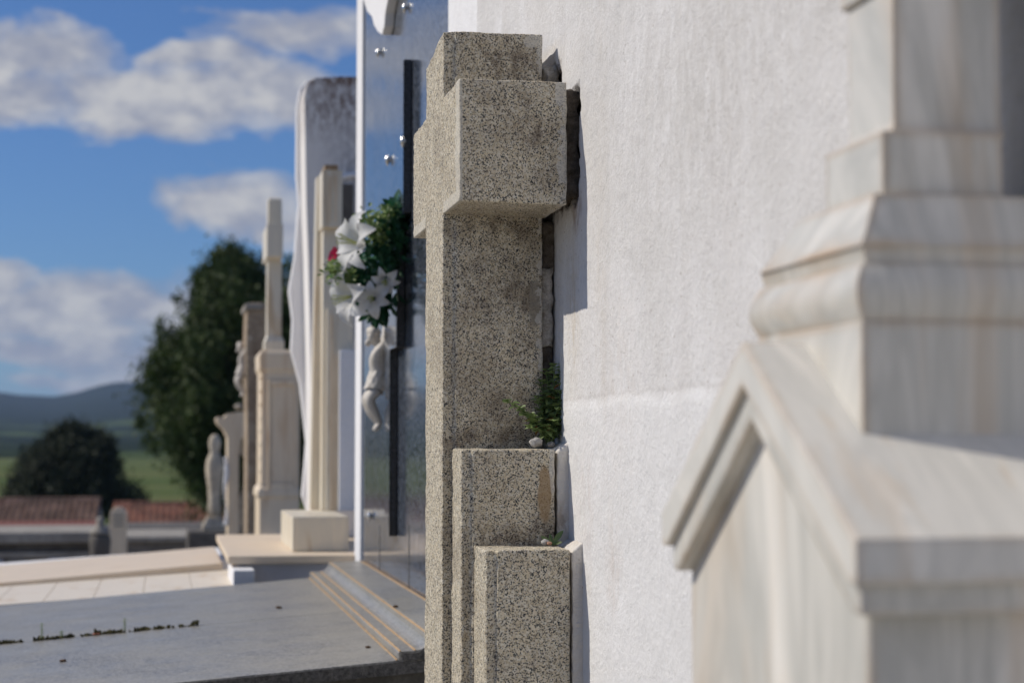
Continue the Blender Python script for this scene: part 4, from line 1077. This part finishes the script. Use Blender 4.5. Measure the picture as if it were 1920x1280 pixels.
def urn():
    Y = 12.5; c = atY(187, 1075, Y); z = lambda py: atY(187, py, Y).z - c.z
    root = thing('stone_urn', 'dark weathered stone urn with a domed lid between the two concrete tombs', 'urn', tuple(c))
    MB().lathe([(.05, -.9), (.055, z(1052)), (.062, z(1045)), (.066, z(1030)), (.070, z(1015)), (.066, z(1004)), (.05, z(1000))], c, 24).build('bowl', m_concd, root, True)
    MB().lathe([(.068, z(1000)), (.064, z(996)), (.045, z(990)), (.030, z(984)), (.024, z(978)), (.028, z(973)), (.012, z(968))], c, 24).build('lid', m_conc, root, True)
    Y = 13.2; c = atY(222, 1000, Y); z = lambda py: atY(222, py, Y).z
    pts = [(c.x-.058, -1.7), (c.x+.058, -1.7)] + [(c.x+.058*math.cos(a), z(965)+.055*math.sin(a)) for a in [math.pi*k/12 for k in range(13)]]
    root = thing('rounded_gravestone', 'small pale gravestone with a rounded top in front of the red tiled roof', 'gravestone', (c.x, Y, -1.7))
    MB().prism(pts, 'y', Y, Y+.06).bevel(.008, 2).build('stone', m_cream2, root)
    for k in range(3):
        MB().box(c.x-.035, c.x+.035, Y-.006, Y-.0005, z(968+9*k), z(965+9*k)).build('carved_line', m_conc, root)
urn()

# ---------------------------------------------------------------- tiled roofs
def house(label, px0, px1, pyr, pye, Y, c1, c2, skew=0, wall=m_white, depth=3.0, gab=0):
    f = lambda px, py, YY=Y: atY(px, py, YY)
    e0 = f(px0, pye); e1 = f(px1, pye); zr = f(0, pyr, Y+depth).z
    gz = ground_z(0, Y)-.5
    root = thing('tiled_house', label, 'house', ((e0.x+e1.x)/2, Y+depth, gz))
    m, t, b, P = newmat('clay_tiles')
    bx = N(t, 'ShaderNodeTexVoronoi', i={'Vector': N(t, 'ShaderNodeMapping', i={0: P, 'Scale': (4.6, 2.6, 0)}).outputs[0], 'Scale': 1})
    sc_ = N(t, 'ShaderNodeSeparateColor', i={0: bx.outputs['Color']})
    c = mix(t, sc_.outputs[0], c1, c2); c = mix(t, ramp(t, noise(t, P, 1.2, 5), [(.45, 0), (.65, .6)]), c, (.09, .06, .045))
    setin(t, b, 'Base Color', c); setin(t, b, 'Roughness', .9)
    V, Fc = [], []; pitch = .22; W_ = e1.x-e0.x; ncol = int(W_/pitch); per = 8; nrow = 16
    slope_n = Vector((0, -(zr-e0.z), depth)).normalized()
    for j in range(nrow+1):
        for sub_ in (0, 1):
            q = min((j+sub_*.98)/nrow, 1) if j < nrow else 1
            for i in range(ncol*per+1):
                a = i/per*2*math.pi; h = .055*abs(math.sin(a/2)) + .03*(1-sub_)
                base = Vector((e0.x + W_*i/(ncol*per) + skew*q, Y-.25+(depth+.25)*q, e0.z + (zr-e0.z)*q))
                V.append(tuple(base + Vector((0, 0, h))))
    n = ncol*per+1
    for j in range((nrow+1)*2-1):
        for i in range(n-1): k = j*n+i; Fc.append((k, k+1, k+n+1, k+n))
    raw('roof', V, Fc, m, root, True)
    # rear pitch, flat
    MB().prism([(Y-.2, e0.z-.02), (Y+depth, zr-.03), (Y+2*depth, e0.z-.02)], 'x', e0.x+.05, e1.x-.05).build('gable', m_conc, root)
    MB().box(e0.x+.1, e1.x-.1, Y, Y+2*depth-.2, gz, e0.z-.03).build('wall', wall, root)
    s = MB(); rr0 = f(0, pyr, Y+depth).z
    for k in range(int(W_/.4)):
        s.lathe([(.11, 0), (.10, .42)], (e0.x+skew+k*.4, Y+depth, rr0+.02), 10, axis='x')
    s.build('ridge_tiles', m, root)
house('low house with a dark brown tiled roof at the far left', -330, 183, 939, 983, 62, (.15, .08, .055), (.32, .20, .15), .0, m_white, 3.2)
house('low house with an orange red tiled roof right of the rounded gravestone', 208, 520, 947, 990, 66, (.28, .105, .065), (.42, .20, .13), 0, m_white, 3.0)

# ---------------------------------------------------------------- trees
def tree_cloud(name, label, cat, Y, prof, depth, mat, n, leaf, trunk, seed, tips=()):
    """prof: list of (py, px_left, px_right): the crown's outline, given real depth"""
    r2 = random.Random(seed)
    f = lambda px, py: atY(px, py, Y)
    cx = sum(p[1]+p[2] for p in prof)/2/len(prof)
    tb = f(trunk, 1000); gz = ground_z(tb.x, Y)
    root = thing(name, label, cat, (tb.x, Y, gz))
    top, bot = prof[0][0], prof[-1][0]
    def wid(py):
        for (a, l0, r0), (b, l1, r1) in zip(prof, prof[1:]):
            if a <= py <= b: k = (py-a)/(b-a); return l0+(l1-l0)*k, r0+(r1-r0)*k
        return prof[-1][1:]
    cl = []
    for k in range(290):
        py = r2.uniform(top, bot); l, r_ = wid(py); a = r2.uniform(0, 2*math.pi); q = r2.random()**.45
        mid = (l+r_)/2; hw = (r_-l)/2
        px = mid+hw*.93*q*math.cos(a); c = f(px, py); c.y += hw/3500*Y*depth*q*math.sin(a)
        cl.append((c, r2.uniform(.35, .75)*(1 if py > top+50 else .7)))
    for (px, py, rr_) in tips: cl.append((f(px, py), rr_))
    V, Fc = [], []
    for c, rad in cl:
        for k in range(int(n/len(cl)*min((rad/.5)**2, 1.3))):
            d = Vector((r2.gauss(0, .42), r2.gauss(0, .42), r2.gauss(0, .42)))
            p = c + Vector((d.x*rad, d.y*rad, d.z*rad*1.35))
            u_ = Vector((r2.gauss(0, 1), r2.gauss(0, 1), r2.gauss(0, 1)+.6)).normalized(); w = u_.orthogonal().normalized()
            w = Matrix.Rotation(r2.uniform(0, 6.28), 3, u_) @ w
            L = leaf*r2.uniform(.6, 1.3); i = len(V)
            V += [tuple(p-u_*L*.5), tuple(p+w*L*.28), tuple(p+u_*L*.5), tuple(p-w*L*.28)]; Fc.append((i, i+1, i+2, i+3))
    raw('crown', V, Fc, mat, root)
    s = MB(); tc_ = f((wid(bot)[0]+wid(bot)[1])/2, bot-120)
    s.tube([(tb.x, Y, gz), (tb.x, Y, (gz+tc_.z)/2), tuple(tc_)], .28, 10, .14)
    for k in range(9):
        c, rad = cl[k*17]; s.tube([tuple(Vector((tb.x, Y, gz)).lerp(tc_, .5+.05*k)), tuple((tc_+c)/2+Vector((0, 0, -.2))), tuple(c)], .09, 6, .03)
    s.build('trunk', m_bark, root)
tree_cloud('conifer_tree', 'large dark green conifer rising behind the pale monuments', 'tree', 52,
           [(485, 420, 440), (510, 400, 470), (540, 365, 520), (570, 345, 600), (605, 300, 640), (650, 280, 660), (700, 265, 670), (760, 262, 670), (800, 262, 660), (850, 300, 640), (890, 345, 600), (925, 372, 560)],
           .8, m_conifer, 140000, .14, 455, 2, tips=[(430, 478, .18), (430, 470, .12), (368, 520, .2), (366, 512, .12), (335, 560, .2), (498, 490, .22), (540, 500, .25), (470, 500, .25), (300, 610, .22), (275, 690, .22), (262, 790, .25), (285, 830, .3)])
tree_cloud('round_tree', 'dusky round broadleaf tree beside the left tiled roof', 'tree', 84,
           [(808, 120, 165), (820, 95, 200), (845, 70, 222), (870, 30, 228), (900, 8, 238), (930, -10, 285), (960, -20, 290)], .8, m_oak, 40000, .18, 130, 5, tips=[(150, 812, .4), (205, 830, .5), (265, 935, .4), (40, 868, .5)])

# ---------------------------------------------------------------- haze
m = bpy.data.materials.new('haze'); m.use_nodes = True; t = m.node_tree; t.nodes.clear()
pv = N(t, 'ShaderNodeVolumePrincipled', i={'Color': (.50, .68, 1, 1), 'Density': 9e-5, 'Anisotropy': .2})
oo = t.nodes.new('ShaderNodeOutputMaterial'); t.links.new(pv.outputs[0], oo.inputs['Volume'])
hz = MB().box(-9500, 9500, -100, 14500, -8, 260).build('haze', m); tag(hz, 'thin blue air between the cemetery and the hills', 'haze', kind='stuff')
